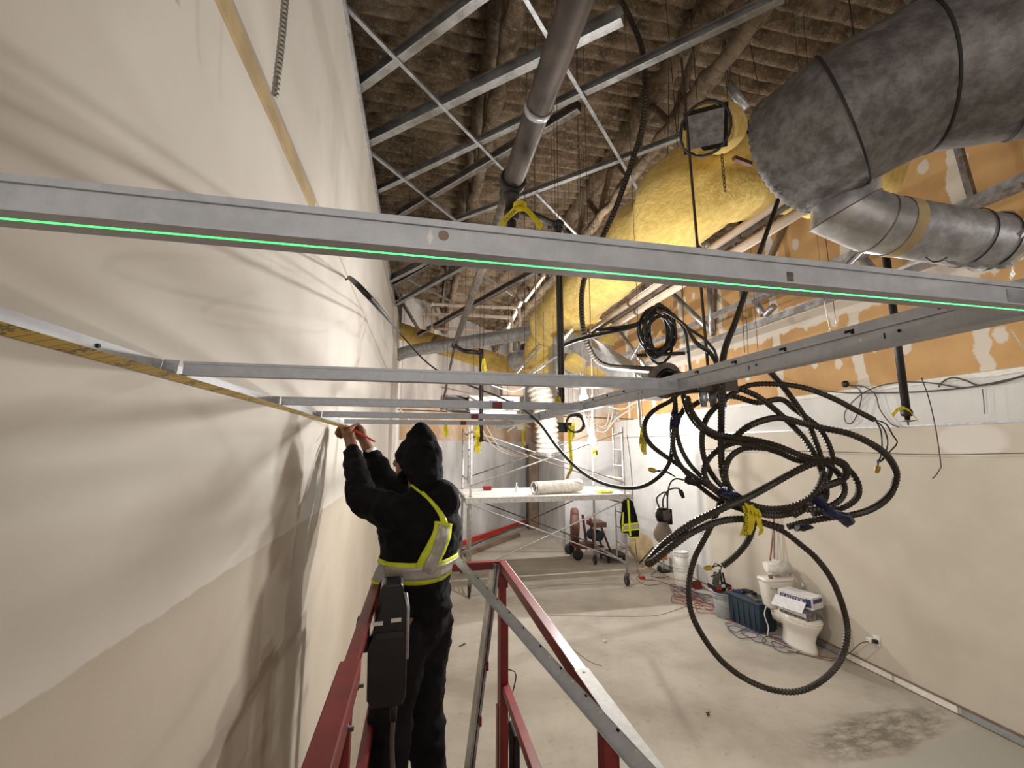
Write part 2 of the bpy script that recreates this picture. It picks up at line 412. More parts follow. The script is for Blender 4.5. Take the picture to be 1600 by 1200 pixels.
# ------------------------------------------------------------------ the room
XL, XR, ZR = -.462, 5.38, 6.2
G = 2.80                                   # underside of the new ceiling grid
struct('floor', MB().bx(-3.2, XR+.2, -4.2, 16.2, -.15, 0), 'concrete_slab', 'bare stained concrete floor slab of the room under construction')
struct('wall_left', MB().bx(XL-.14, XL, -4.2, 9.75, 0, 4.93), 'skimmed_drywall', 'tall skim coated drywall partition on the left with beige lower part')
struct('wall_right', MB().bx(XR, XR+.15, -4.2, 11.3, 0, ZR), 'right_drywall', 'long beige drywall on the right with raw tan board above')
struct('wall_back', MB().add([(-.47, 9.72, 0), (4.36, 15.35, 0), (4.36, 15.35, ZR), (-.47, 9.72, ZR), (-.58, 9.82, 0), (4.25, 15.47, 0), (4.25, 15.47, ZR), (-.58, 9.82, ZR)],
       [(0, 1, 2, 3), (7, 6, 5, 4), (0, 4, 5, 1), (3, 2, 6, 7), (1, 5, 6, 2), (0, 3, 7, 4)]), 'back_drywall', 'patchy primed back wall running diagonally behind the scaffold')
struct('wall_end', MB().bx(3.88, XR+.15, 11.3, 11.45, 0, ZR), 'back_drywall', 'pale end wall beside the right wall behind the scaffold')
struct('wall_return', MB().bx(3.88, 4.0, 11.45, 15.4, 0, ZR), 'back_drywall', 'short return wall joining the pale end wall to the back')
struct('wall_behind', MB().bx(-3.2, XR+.15, -4.35, -4.2, 0, ZR), 'back_drywall', 'wall behind the viewer closing the room')
struct('wall_far_left', MB().bx(-3.35, -3.2, -4.35, 16.2, 0, ZR), 'back_drywall', 'outer wall beyond the left partition')
struct('wall_pilaster', MB().bx(XL, XL+.05, 6.9, 7.5, 0, 4.9).bx(XL, XL+.03, 8.3, 9.74, 0, 4.9), 'skimmed_drywall', 'shallow drywall pilaster at the far end of the left partition')
struct('trim_1', MB().add(*(lambda n=90: ([q for i in range(n+1) for q in ((XR, 1.5+8.3*i/n, 3.335+.012*noise.noise(V((i*.9, 0, 0)))), (XR-.022, 1.5+8.3*i/n, 3.335+.018*noise.noise(V((i*.9, 3, 0)))), (XR-.02, 1.5+8.3*i/n, 3.385), (XR, 1.5+8.3*i/n, 3.395))],
       [(4*i+j, 4*i+(j+1) % 4, 4*i+4+(j+1) % 4, 4*i+4+j) for i in range(n) for j in range(4)]))()), 'mud_white', 'ragged white plaster ledge along the right wall')
struct('trim_2', MB().bx(XR-.012, XR, -4.1, 11.2, 2.885, 2.905), 'galvanised', 'thin metal bead along the right wall at paint height')
tj = []
for i in range(31):
    y = -1.2+i*.1
    tj.append((y, .055+.012*noise.noise(V((i*.7, 5, 0)))))
struct('trim_3', MB().add([q for y, h in tj for q in ((XL, y, 3.645-h*.4), (XL+.007, y, 3.65-h*.4), (XL+.007, y, 3.65+h*.6), (XL, y, 3.655+h*.6))],
       [(4*i+j, 4*i+(j+1) % 4, 4*i+5-(1 if j == 3 else 0)+(j if j < 3 else 0), 4*i+4+j) for i in range(len(tj)-1) for j in range(4)]), 'tape_tan', 'tan strip of bare board along the seam of the left wall')
struct('trim_4', MB().bx(XL, XL+.012, -4, 9.7, 3.69, 4.9), 'skimmed_drywall', 'upper board of the left partition lapping over the seam')
struct('trim_5', MB().bx(XL-.16, XL+.03, -4.1, 9.75, 4.9, 4.93), 'galvanised', 'steel track capping the left partition')
o = struct('baseboard_right', MB().bx(XR-.014, XR, -4.1, 11.2, 0, .012).bx(XR-.02, XR, -4.1, 11.2, .085, .1), 'brown_paint', 'rough unpainted strip at the foot of the right wall')
for k in range(14):
    y = 1.2+k*.62; mb = MB().bx(XR-.012, XR, y+.01, y+.6, .012, .085); mb.jitter(.004, 7); mb.build('base_strip', 'mud_white' if k % 3 else 'bucket_grey', o)
struct('trim_6', MB().prof(V((-.36, 9.72, .2)), V((4.3, 15.16, .2)), [(-.03, -.06), (.03, -.06), (.03, .06), (-.03, .06)]), 'red_paint', 'red rail along the foot of the diagonal back wall')
struct('door_1', MB().bx(3.55, 3.86, 13.9, 14.05, 0, 2.75), 'brown_paint', 'dark jamb of the opening at the corner of the back wall')

# roof deck: ribs across the room under sprayed foam
def deck():
    mb = MB(); x0, x1, y0, y1 = -3.3, XR+.1, -4.3, 15.8; nx, ny = 150, 660
    vs = []
    for j in range(ny+1):
        y = y0+(y1-y0)*j/ny; ph = (y/.152) % 1.0
        rib = max(0, min(1, abs(ph-.5)*5-.75))
        for i in range(nx+1):
            x = x0+(x1-x0)*i/nx
            n_ = noise.noise(V((x*1.1, y*1.7, 0)))*.035+noise.noise(V((x*5, y*9, 2)))*.017+noise.noise(V((x*13, y*20, 4)))*.009
            vs.append((x, y, ZR-rib*.06*(1+.6*noise.noise(V((x*.9, y*.9, 9))))+n_))
    fs = [(j*(nx+1)+i, j*(nx+1)+i+1, (j+1)*(nx+1)+i+1, (j+1)*(nx+1)+i) for j in range(ny) for i in range(nx)]
    mb.add(vs, fs, True); return mb
o = deck().build('ceiling', 'sprayed_foam'); o['kind'] = 'structure'; o['label'] = 'ribbed roof deck covered in brown sprayed foam'; o['category'] = 'ceiling'
MB().bx(-3.4, XR+.2, -4.4, 16.2, ZR+.12, ZR+.2).build('roof_slab', 'old_steel', o)

# ------------------------------------------------------------------ foam covered roof joists
jl = ['left of the sprinkler pipe, behind the partition top', 'above the black sprinkler pipe', 'above the yellow duct', 'nearest the right wall']
for k, x in enumerate((-1.08, .55, 2.18, 3.81)):
    t = thing('roof_joist', 'foam covered open web roof joist '+jl[k], 'joist', (x, 5.5, 5.55), 'foam covered roof joists')
    def lump(P, r, am=.035):
        P = resample([V(p) for p in P], .09); mb = MB(); mb.tube(P, [r*(1+.45*noise.noise(q*5)) for q in P], 9); mb.jitter(am, 6); return mb
    lump([(x, -4, 5.58), (x, 15, 5.58)], .062).build('bottom_chord', 'sprayed_foam', t)
    lump([(x, -4, 6.14), (x, 15, 6.14)], .11).build('top_chord', 'sprayed_foam', t)
    y = -3.6
    n_ = 0
    while y < 14.2:
        lump([(x, y, 5.58), (x, y+.42, 6.1)] if n_ % 2 == 0 else [(x, y, 6.1), (x, y+.42, 5.58)], .036, .02).build('web', 'sprayed_foam', t); y += .42; n_ += 1
# lumpy foam fillets hanging along the second joist
# ------------------------------------------------------------------ diagonal lattice of studs and tees above the partition
ZS = 5.0
def cprof(w_, h, th=.004): return [(-w_/2, -h/2), (w_/2, -h/2), (w_/2, -h/2+.012), (w_/2-th, -h/2+.012), (w_/2-th, -h/2+th), (-w_/2+th, -h/2+th), (-w_/2+th, h/2-th), (w_/2-th, h/2-th), (w_/2-th, h/2-.012), (w_/2, h/2-.012), (w_/2, h/2), (-w_/2, h/2)]
def stud(p, q, label, w_=.04, h=.07, m='stud_steel', grp='diagonal ceiling studs'):
    t = thing('ceiling_stud', label, 'stud', (p+q)/2, grp)
    MB().prof(p, q, cprof(w_, h)).build('channel', m, t)
    d = (q-p).normalized(); s_ = d.cross(V((0, 0, 1)))
    MB().prof(p+s_*w_*.55, q+s_*w_*.55, [(-.002, -h/2-.003), (.006, -h/2-.003), (.006, -h/2+.003), (-.002, -h/2+.003)]).build('bright_edge', 'galvanised', t)
    return t
def pz(u, v, z=ZS): return PL(u, v, Z=z)
stud(pz(556, 138), pz(800, -46), 'galvanised stud crossing the top edge of the partition, nearest one', .045, .08)
stud(pz(568, 222), pz(972, 24), 'wide dark galvanised stud running from the partition to the sprinkler pipe', .05, .09)
stud(pz(584, 299), pz(1225, -8), 'long bright galvanised stud crossing behind the sprinkler pipe to the upper edge', .04, .06)
stud(pz(617, 338), pz(905, 166), 'dark galvanised stud ending just right of the sprinkler pipe', .045, .075, 'old_steel')
stud(pz(690, 352, 4.98), pz(1085, 205, 4.98), 'thin galvanised stud reaching the open yellow duct branch', .035, .045)
stud(pz(606, 438, 4.9), pz(672, 404, 4.9), 'short galvanised stud just below the nearest tee at the partition', .05, .09)
stud(pz(620, 474, 4.8), pz(760, 395, 4.8), 'bright galvanised stud behind the nearest tee running up right', .045, .06)
stud(pz(612, 446, 4.88), pz(745, 372, 4.88), 'dull galvanised stud second behind the nearest tee', .04, .06, 'old_steel')
stud(pz(650, 525, 4.6), pz(860, 410, 4.6), 'dark stud far back above the cream pipes', .05, .07, 'old_steel')
def tee_bar(p, q, label, m='galvanised'):
    o = MB().prof(p, q, [(-.012, 0), (.012, 0), (.012, .002), (.002, .002), (.002, .03), (-.002, .03), (-.002, .002), (-.012, .002)]).build('ceiling_tee', m)
    return tag(o, label, 'tee', 'old tees of the diagonal lattice')
for (a, b_, l) in [((536, 8), (812, 292), 'thin old tee crossing the studs left of the sprinkler pipe'), ((818, -6), (1016, 330), 'bright thin old tee crossing the studs right of the sprinkler pipe'),
                   ((574, 236), (745, 372), 'thin old tee low by the partition top'), ((612, 424), (720, 480), 'thin old tee just below the nearest tee by the partition'),
                   ((724, 410), (800, 462), 'short bright old tee beside the galvanised sprinkler run'), ((838, 303), (905, 372), 'thin old tee above the black pipe elbow')]:
    tee_bar(pz(*a, ZS-.05), pz(*b_, ZS-.05), l)
# hanger wires
def wire(p, q, label, r=.0022, m='wire_iron', grp='hanger wires'):
    p, q = V(p), V(q)
    if p.z < q.z: p, q = q, p
    if grp == 'hanger wires': p = V((p.x+.04, p.y+.03, 6.17))
    P = [p, (V(p)+V(q))/2+V((random.uniform(-.02, .02), random.uniform(-.02, .02), 0)), V(q)]
    return tag(MB().cable(P, r, .15, 5).build('hanger_wire', m), label, 'wire', grp)

# ------------------------------------------------------------------ sprinkler pipework
SX, SZ = .455, 4.1
ye = PL(813, 290, Z=SZ).y; y2 = PL(720, 540, Z=SZ).y
t = thing('sprinkler_pipe', 'large dark sprinkler pipe running along the room overhead', 'pipe', (SX, 1.5, SZ-.05))
MB().tube([(SX, -4, SZ), (SX, ye, SZ)], .056, 20).build('pipe', 'rust_pipe', t)
MB().lathe([(.06, 0), (.06, .035)], (SX, PL(850, 165, Z=SZ).y, SZ), (0, 1, 0)).build('pipe_band', 'galvanised', t)
mb = MB().lathe([(.064, 0), (.072, .01), (.072, .05), (.064, .06), (.06, .08), (.05, .1), (.05, .16)], (SX, ye-.06, SZ), (0, 1, 0)); mb.build('coupling', 'black_pipe', t)
dr = V((SX+.0, ye+.0, SZ))
MB().lathe([(.036, 0), (.042, .01), (.042, .06), (.034, .07), (.034, .13), (.044, .14), (.044, .18)], dr-V((0, 0, .22)), (0, 0, 1)).build('drop_nipple', 'black_pipe', t)
P = [dr-V((0, 0, .1)), dr-V((0, 0, .26)), V((SX+.02, ye+.02, SZ-.33))]
bx_ = PL(873, 352, Y=2.25)
MB().tube(catmull([V((SX, ye, SZ-.2)), V((SX, ye, SZ-.3)), V((SX+.01, ye, bx_.z+.02)), V((SX+.06, ye-.01, bx_.z))], 5), .026, 12).build('elbow', 'black_pipe', t)
MB().tube([V((SX+.04, ye-.01, bx_.z)), V((bx_.x-.02, bx_.y, bx_.z))], .02, 12).build('branch_pipe', 'black_pipe', t)
MB().ball(bx_, .034, 12, 8).lathe([(.027, -.05), (.027, .0)], bx_, (0, 0, 1)).lathe([(.027, -.06), (.027, .0)], bx_, (1, 0, 0)).build('elbow', 'black_pipe', t)
bz = PL(879, 640, Y=2.25).z
MB().tube([bx_, V((bx_.x, bx_.y, bz))], .0185, 14).build('drop_pipe', 'black_pipe', t)
t = thing('sprinkler_run', 'galvanised sprinkler pipe run behind the nearest tee going toward the back', 'pipe', (SX, ye+1, SZ-.05))
MB().tube([(SX, ye+.08, SZ), (SX, y2, SZ)], .036, 16).build('pipe', 'old_steel', t)
MB().lathe([(.04, -.03), (.046, -.02), (.046, .05), (.04, .06)], (SX, y2, SZ), (0, 1, 0), 14).build('coupling', 'black_pipe', t)
a = W(724, 548, 5.1); b_ = W(748, 551, 5.1); c_ = W(752, 556, 5.1); e_ = W(752, 690, 5.1)
MB().tube(catmull([V((SX, y2, SZ)), a, b_, c_, e_], 4), .026, 10).build('drop_pipe', 'black_pipe', t)
MB().tube([V((SX, y2, SZ)), W(690, 640, 6.4)], .018, 8).build('brace_rod', 'old_steel', t)
# drop with a taped sprinkler head on the right
t = thing('sprinkler_drop', 'black sprinkler drop pipe with taped head in front of right wall', 'pipe', PL(1418, 662, Y=1.62))
q = PL(1416, 640, Y=1.62); tp = q+V((0, 0, .85))
MB().tube([tp, q], .0165, 14).build('pipe', 'black_pipe', t)
MB().tube(catmull([tp, tp+V((.0, .0, .05)), tp+V((.04, .06, .07)), tp+V((.5, .75, .1))], 5), .018, 12).build('branch_pipe', 'black_pipe', t)
MB().tube([tp+V((.02, .03, .07)), V((tp.x+.02, tp.y+.03, 6.17))], .004, 6).build('hanger_rod', 'wire_iron', t)
MB().lathe([(.02, 0), (.024, -.01), (.022, -.03), (.012, -.034), (.01, -.05)], q, n=12).build('head_collar', 'black_pipe', t)
MB().lathe([(.03, -.052), (.034, -.055), (.004, -.06), (.004, -.075)], q, n=12).build('deflector', 'old_steel', t)
for s_, pts in ((0, [(1412, 638), (1403, 640), (1394, 650)]), (1, [(1420, 641), (1428, 650), (1435, 658)]), (2, [(1404, 641), (1411, 637), (1422, 642)])):
    MB().ribbon([PL(u, v, Y=1.6-.01*s_) for u, v in pts], .016, (0, .4, 1), .001).build('tape_tail', 'caution_yellow', t)

# ------------------------------------------------------------------ the new ceiling grid
def teeprof(w_=.024, h=.027, bulb=.007, bh=.007):
    return [(-w_/2, 0), (w_/2, 0), (w_/2, .0012), (.0009, .0012), (.0009, h-bh), (bulb/2, h-bh), (bulb/2, h), (-bulb/2, h), (-bulb/2, h-bh), (-.0009, h-bh), (-.0009, .0012), (-w_/2, .0012)]
XM = .612
M0, M1 = V((XM, -1.2, G)), V((XM-.03, 3.3, G))
t = thing('main_tee', 'long galvanised main tee with slots running away on the right of the grid', 'ceiling tee', (XM, .9, G))
def xm(y): return XM-.03*(y+1.2)/4.5
MB().prof(M0, M1, teeprof(.024, .04, .008, .014)).build('web_and_flange', 'grid_steel', t)
for k in range(16):
    y = .36+k*.115
    MB().bx(xm(y)-.0046, xm(y)-.0036, y, y+.014, G+.0305, G+.0345).bx(xm(y)-.0046, xm(y)-.0036, y, y+.005, G+.0275, G+.031).build('slot', 'dark_hole', t)
for y in (.47, .71, 1.12, 1.9):
    MB().lathe([(.0022, 0), (.0022, .0005)], (xm(y)-.0012, y, G+.017), (-1, 0, 0), 10).build('hole', 'label_white', t)
    MB().bx(xm(y)-.0016, xm(y)-.0011, y-.0325, y-.031, G+.011, G+.019).build('slit', 'dark_hole', t)
    MB().lathe([(.0022, 0), (.0022, .0005)], (xm(y)-.0012, y-.05, G+.017), (-1, 0, 0), 10).build('hole', 'dark_hole', t)
CY = [.2905, .905, 1.50, 2.10, 2.70]
lab = ['large near galvanised cross tee spanning the picture with a green laser line', 'second galvanised cross tee, the first behind the large near one', 'third galvanised cross tee, widest apart red mark on its face',
       'fourth galvanised cross tee just above the worker hood', 'farthest galvanised cross tee behind the worker hands']
for k, y in enumerate(CY):
    t = thing('cross_tee', lab[k], 'ceiling tee', (.07, y, G), 'cross tees of the new grid')
    MB().prof((XL+.024, y, G+.0012), (xm(y)-.002, y, G+.0012), teeprof(.024, .027, .006, .005)).build('web_and_flange', 'grid_steel', t)
    if k == 0:
        q = PL(693, 368, Y=y-.001); MB().lathe([(.0038, -.0008), (.0038, .0003)], q, (0, -1, 0), 16).build('hole', 'brown_paint', t)
        q = PL(672, 372, Y=y-.001); MB().add([q+V((dx, -.0006+dy, dz)) for dy in (0, .001) for dx, dz in ((0, .0065), (.0022, 0), (0, -.0065), (-.0022, 0))], [(0, 1, 2, 3), (4, 5, 6, 7), (0, 1, 5, 4), (1, 2, 6, 5), (2, 3, 7, 6), (3, 0, 4, 7)]).build('locking_slot', 'mud_white', t)
        MB().bx(.30, .306, y-.0016, y-.001, G+.008, G+.016).build('hole', 'old_steel', t)
    else:
        for u in (660, 668): MB().lathe([(.003, 0), (.003, .0006)], PL(u, {1: 588, 2: 632, 3: 650, 4: 659}[k], Y=y-.0012), (0, -1, 0), 10).build('hole', 'label_white', t)
    if k in (2, 3, 4):
        u, v = {2: (777, 633), 3: (742, 651), 4: (724, 660)}[k]; q = PL(u, v, Y=y-.0125); wd = {2: 15, 3: 11, 4: 9}[k]*y/F
        MB().bx(q.x-wd/2, q.x+wd/2, y-.0135, y-.0125, G, G+.024).build('red_mark', 'dark_red', t)
    MB().bx(xm(y)-.05, xm(y)-.004, y-.0022, y-.001, G+.006, G+.021).build('end_clip', 'galvanised', t)
t = thing('wall_angle', 'galvanised wall angle screwed along the left wall carrying the cross tees', 'wall angle', (XL+.01, 1.4, G))
a0 = -1.2
for y1 in (.85, 1.44, 2.04, 3.4):
    MB().bx(XL, XL+.0012, a0, y1, G, G+.024).bx(XL, XL+.022, a0, y1, G-.0012, G).build('angle_length', 'grid_steel', t); a0 = y1+.004
for y in (.72, .98, 1.62, 2.3):
    MB().lathe([(.0035, 0), (.003, .003)], (XL+.0012, y, G+.014), (1, 0, 0), 8).build('screw', 'ink_black', t)
for y in CY[1:4]:
    MB().add([(XL+.002, y-.03, G+.001), (XL+.024, y-.02, G+.001), (XL+.024, y-.014, G+.027), (XL+.002, y-.02, G+.027)], [(0, 1, 2, 3)]).add([(XL+.002, y-.031, G+.001), (XL+.024, y-.021, G+.001), (XL+.024, y-.015, G+.027), (XL+.002, y-.021, G+.027)], [(3, 2, 1, 0)]).build('tab', 'galvanised', t)
# tape measure blade along the underside of the wall angle, its case in the worker's hand
t = thing('tape_measure', 'yellow steel tape measure pulled out along the wall angle to the worker', 'tape measure', (XL+.02, 1.5, G-.02))
yend = 2.30
hp = W(541, 668, 2.20)
bl = [V((XL+.016, .2, G-.004)), V((XL+.016, 1.0, G-.004)), V((XL+.016, 1.7, G-.005)), V((XL+.02, 2.05, G-.012)), hp]
MB().ribbon(bl, .027, (1, 0, .25), .0006, 10).build('blade', 'tape_blade', t)
# hanger wires that show in the picture
for (a, b_, l) in [((1160, 0), (1187, 150), 'hanger wire at the upper edge left of the big duct'), ((1055, 0), (1053, 330), 'hanger wire in front of the yellow duct near its open branch'),
                   ((1046, 110), (1040, 390), 'second hanger wire in front of the yellow duct'), ((832, 0), (838, 180), 'hanger wire beside the sprinkler pipe')]:
    wire(W(*a, 3.6), W(*b_, 3.4), l, .003)
for i, (x, y) in enumerate([(XM-.02, 1.75), (XM-.025, 2.4)]):
    wire((x, y, G+.03), (x+.03, y+.05, 5.5), ['nearer', 'farther'][i]+' hanger wire rising from the main tee', .0018)
for i, (u, v0, v1, d) in enumerate([(722, 440, 560, 6), (735, 430, 600, 6.5), (772, 470, 640, 7), (660, 420, 500, 5.5), (1063, 440, 540, 3), (1158, 470, 560, 3), (1268, 0, 330, 5.0), (1390, 0, 330, 5.0), (1300, 430, 505, 3.1), (1096, 300, 395, 3.2), (1165, 430, 590, 3.6), (1180, 430, 570, 3.7)]):
    wire(W(u, v0, d), W(u+6, v1, d), ['hanger wire left of the sprinkler run', 'hanger wire crossing the cream pipes', 'hanger wire in front of the far unit', 'hanger wire near the partition end', 'hanger wire above the black cable coil', 'hanger wire by the ridged riser',
         'hanger wire beside the big duct upper end', 'hanger wire right of the branch duct', 'hanger wire under the nearest tee on the right', 'hanger wire below the open duct branch', 'twisted wire in front of the tan board', 'second twisted wire in front of the tan board'][i], .0028)

# ------------------------------------------------------------------ yellow wrapped supply duct
YX, YZ, YR = 1.60, 4.22, .265
def wrapped(P, r, name, parent, m='yellow_fibreglass', n=22, am=.03):
    P = resample(catmull(P, 6), .05); mb = MB()
    mb.tube(P, [r*(1+.06*noise.noise(q*3)+.03*noise.noise(q*11)) for q in P], n); mb.jitter(am, 4); mb.jitter(am*.35, 17)
    return mb.build(name, m, parent)
t = thing('insulated_duct', 'large yellow fibreglass wrapped duct running along the room overhead', 'duct', (YX, 3, YZ-YR))
wrapped([(YX+1.1, 2.0, YZ+.12), (YX+.55, 1.95, YZ+.1), (YX+.12, 2.02, YZ+.03), (YX, 2.25, YZ), (YX+.02, 2.6, YZ-.02), (YX, 3.3, YZ), (YX, 4.0, YZ-.02)], YR, 'wrap', t)
wrapped([(YX, 3.98, YZ-.02), (YX-.03, 4.5, YZ-.03), (YX-.05, 4.95, YZ-.1)], YR*1.08, 'wrap', t)
wrapped([(YX-.04, 4.9, YZ-.05), (YX-.08, 5.15, YZ-.3), (YX-.12, 5.2, YZ-.62)], YR*.9, 'bend_wrap', t)
# open branch facing the room
bc = W(1102, 202, 2.06); ba = (CAM-bc).normalized()*.55+V((-.25, 0, -.05)); ba.normalize()
bb = bc-ba*.34
mb = MB().tube(resample([bc, bb], .03), [.115*(1+.12*noise.noise(q*9)) for q in resample([bc, bb], .03)], 16); mb.jitter(.015, 9); br = mb.build('branch_wrap', 'yellow_fibreglass', t)
u_ = ba.cross(V((0, 0, 1))).normalized(); w_ = u_.cross(ba).normalized()
R_ = Matrix((u_, w_, ba)).transposed() @ Matrix.Rotation(math.radians(14), 3, 'Z')
MB().lathe([(.118, 0), (.122, .012), (.112, .018), (.108, .004)], bc-ba*.006, ba, 20, cap=False).build('torn_rim', 'rubber', br)
MB().box(bc+ba*.004, (.17, .145, .012), R_).build('blank_plate', 'weathered_duct', br)
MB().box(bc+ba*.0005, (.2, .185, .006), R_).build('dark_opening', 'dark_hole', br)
mb = MB().box(W(1160, 252, 2.15), (.12, .02, .02), Matrix.Rotation(.2, 3, 'Z')).build('strap_end', 'rust_red', t)
# torn dark openings in the wrap
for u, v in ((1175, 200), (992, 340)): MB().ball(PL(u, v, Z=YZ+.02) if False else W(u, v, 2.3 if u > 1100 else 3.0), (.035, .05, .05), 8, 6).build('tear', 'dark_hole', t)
# cream pipes under the duct
for k, (dx, dz, r, l) in enumerate([(.33, -.2, .026, 'upper cream pipe running under the yellow duct'), (.40, -.28, .03, 'lower cream pipe running under the yellow duct')]):
    t = thing('cream_pipe', l, 'pipe', (YX+dx, 3, YZ+dz), 'cream pipes under the yellow duct')
    MB().tube([(YX+dx, .9, YZ+dz), (YX+dx, 5.2, YZ+dz)], r, 12).build('pipe', 'cream_pipe', t)
    for y in (1.75, 2.6, 3.6, 4.6): MB().lathe([(r*1.25, 0), (r*1.25, .03)], (YX+dx, y, YZ+dz), (0, 1, 0), 12).build('clamp', 'rust_red' if k == 0 else 'old_steel', t)
    MB().bx(YX+dx-.05, YX+dx+.05, 2.2, 2.24, YZ+dz+r, YZ+dz+.5).build('hanger', 'old_steel', t)
t = tag(MB().bar((YX+.365, .9, YZ-.215), (YX+.365, 5.2, YZ-.215), .02, .05).build('pipe_rack', 'old_steel'), 'dark steel rack strip between the two cream pipes', 'rack')

# ------------------------------------------------------------------ big weathered duct, upper right
t = thing('spiral_duct', 'big weathered grey galvanised duct elbow at the upper right', 'duct', W(1400, 290, 1.35))
D0 = W(1238, 240, 1.55); D1 = W(1316, 190, 1.40); D2 = W(1436, 126, 1.35); D3 = W(1610, 86, 1.22); D4 = W(1900, 40, 1.05)
def seg(a, b_, ra, rb, n=36, ov=.0):
    P = [a+(b_-a)*(i/8) for i in range(9)]
    return MB().tube(P, [ra+(rb-ra)*i/8 for i in range(9)], n, caps=False)
RD = .215
e0 = (D0-D1).normalized()
# crimped end
u_ = e0.orthogonal().normalized(); w_ = e0.cross(u_); vs = []; fs = []; n = 96
for k, (dl, a_) in enumerate([(.84, .0), (.92, .006), (1.0, .009), (1.08, .009)]):
    c_ = D1+(D0-D1)*dl
    for j in range(n):
        an = 2*math.pi*j/n; rr = RD*.995+(a_ if j % 2 else -a_)*.6-(.006 if k == 3 else 0); vs.append(c_+(u_*math.cos(an)+w_*math.sin(an))*rr)
for k in range(3):
    for j in range(n): fs.append((k*n+j, k*n+(j+1) % n, (k+1)*n+(j+1) % n, (k+1)*n+j))
MB().add(vs, fs, True).build('crimped_end', 'weathered_duct', t)
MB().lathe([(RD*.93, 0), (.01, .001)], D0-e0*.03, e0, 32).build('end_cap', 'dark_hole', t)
def gore(a, b_, na, nb, name):
    n = 40; vs = []; ax = (b_-a).normalized(); u_ = ax.orthogonal().normalized(); w_ = ax.cross(u_)
    for base, nn in ((a, na), (b_, nb)):
        for j in range(n):
            an = 2*math.pi*j/n; q = base+(u_*math.cos(an)+w_*math.sin(an))*RD
            q = q-ax*((q-base).dot(nn)/ax.dot(nn)); vs.append(q)
    return MB().add(vs, [(j, (j+1) % n, n+(j+1) % n, n+j) for j in range(n)], True).build(name, 'weathered_duct', t)
d01 = (D1-D0).normalized(); d12 = (D2-D1).normalized(); d23 = (D3-D2).normalized(); d34 = (D4-D3).normalized()
gore(D1+(D0-D1)*.86, D1, d01, (d01+d12).normalized(), 'collar')
gore(D1, D2, (d01+d12).normalized(), (d12+d23).normalized(), 'elbow_gore')
gore(D2, D3, (d12+d23).normalized(), (d23+d34).normalized(), 'elbow_gore')
gore(D3, D4, (d23+d34).normalized(), d34, 'elbow_gore')
def mitre_ring(c_, ax, nn, R0, r, m, par):
    u_ = ax.orthogonal().normalized(); w_ = ax.cross(u_); L_ = []
    for j in range(48):
        q = c_+(u_*math.cos(2*math.pi*j/48)+w_*math.sin(2*math.pi*j/48))*R0; L_.append(q-ax*((q-c_).dot(nn)/ax.dot(nn)))
    return MB().tube(L_, r, 6, True).build('seam', m, par)
for c_, ax, nn in ((D1, d12, (d01+d12).normalized()), (D2, d23, (d12+d23).normalized()), (D3, d34, (d23+d34).normalized())): mitre_ring(c_, ax, nn, RD+.001, .0045, 'rubber', t)
# duct hanger straps up to the roof
MB().bar(D2+V((0, 0, RD)), D2+V((0, 0, RD+1.8)), .025, .003, (0, 1, 0)).bar(D3+V((.1, 0, RD)), D3+V((.1, 0, RD+1.8)), .025, .003, (0, 1, 0)).build('hanger_strap', 'old_steel', t)
# bright branch duct
t = thing('branch_duct', 'shiny round branch duct with elbow under the big weathered duct', 'duct', W(1400, 390, 1.5))
qA = W(1323, 258, 1.52); qB = W(1319, 330, 1.51); q3 = W(1366, 350, 1.50); q4 = W(1550, 379, 1.52)
RB = .098
eA, eB, eC = (qB-qA).normalized(), (q3-qB).normalized(), (q4-q3).normalized()
def gore_rb(a, b_, na, nb, m):
    n = 36; vs = []; ax = (b_-a).normalized(); u_ = ax.orthogonal().normalized(); w_ = ax.cross(u_)
    for base, nn in ((a, na), (b_, nb)):
        for j in range(n):
            an = 2*math.pi*j/n; q = base+(u_*math.cos(an)+w_*math.sin(an))*RB; vs.append(q-ax*((q-base).dot(nn)/ax.dot(nn)))
    return MB().add(vs, [(j, (j+1) % n, n+(j+1) % n, n+j) for j in range(n)], True).build('elbow_gore', m, t)
gore_rb(qA, qB, eA, (eA+eB).normalized(), 'bright_duct'); gore_rb(qB, q3, (eA+eB).normalized(), (eB+eC).normalized(), 'bright_duct')
gore_rb(q3, q3+eC*.1, (eB+eC).normalized(), eC, 'bright_duct')
for c_, ax, nn in ((qB, eB, (eA+eB).normalized()), (q3, eC, (eB+eC).normalized())): mitre_ring(c_, ax, nn, RB+.0005, .0025, 'old_steel', t)
MB().tube([q3+eC*.06, q3+eC*.1], RB+.002, 32, caps=False).build('sealed_joint', 'tape_tan', t)
MB().tube([q3+eC*.09, q4], RB-.001, 32, caps=False).build('straight_length', 'galvanised', t)
for s_ in (.78, .98):
    c_ = q3+(q4-q3)*s_; ax = (q4-q3).normalized(); MB().lathe([(RB+.001, -.003), (RB+.004, 0), (RB+.001, .003)], c_, ax, 32, cap=False).build('seam', 'rubber', t)
ax = (q4-q3).normalized()
mb = MB(); P = [q4-ax*.01, q4+ax*.03, q4+ax*.06, q4+ax*.085]; mb.tube(P, [RB, RB*.94, RB*.8, RB*.35], 24); mb.jitter(.02, 22); mb.build('torn_flex_end', 'foil', t)
mb = MB().ribbon([W(1478, 408, 1.46), W(1505, 415, 1.45), W(1535, 413, 1.45), W(1560, 416, 1.45), W(1582, 412, 1.46)], .03, (.2, .6, .8), .0012, 8); mb.jitter(.006, 40); mb.build('foil_shred', 'foil', t)
mb = MB().ribbon([W(1581, 412, 1.46), W(1583, 424, 1.45), W(1580, 434, 1.45), W(1586, 442, 1.45)], .018, (1, 0, .1), .0012, 6); mb.jitter(.004, 50); mb.build('foil_shred', 'foil', t)
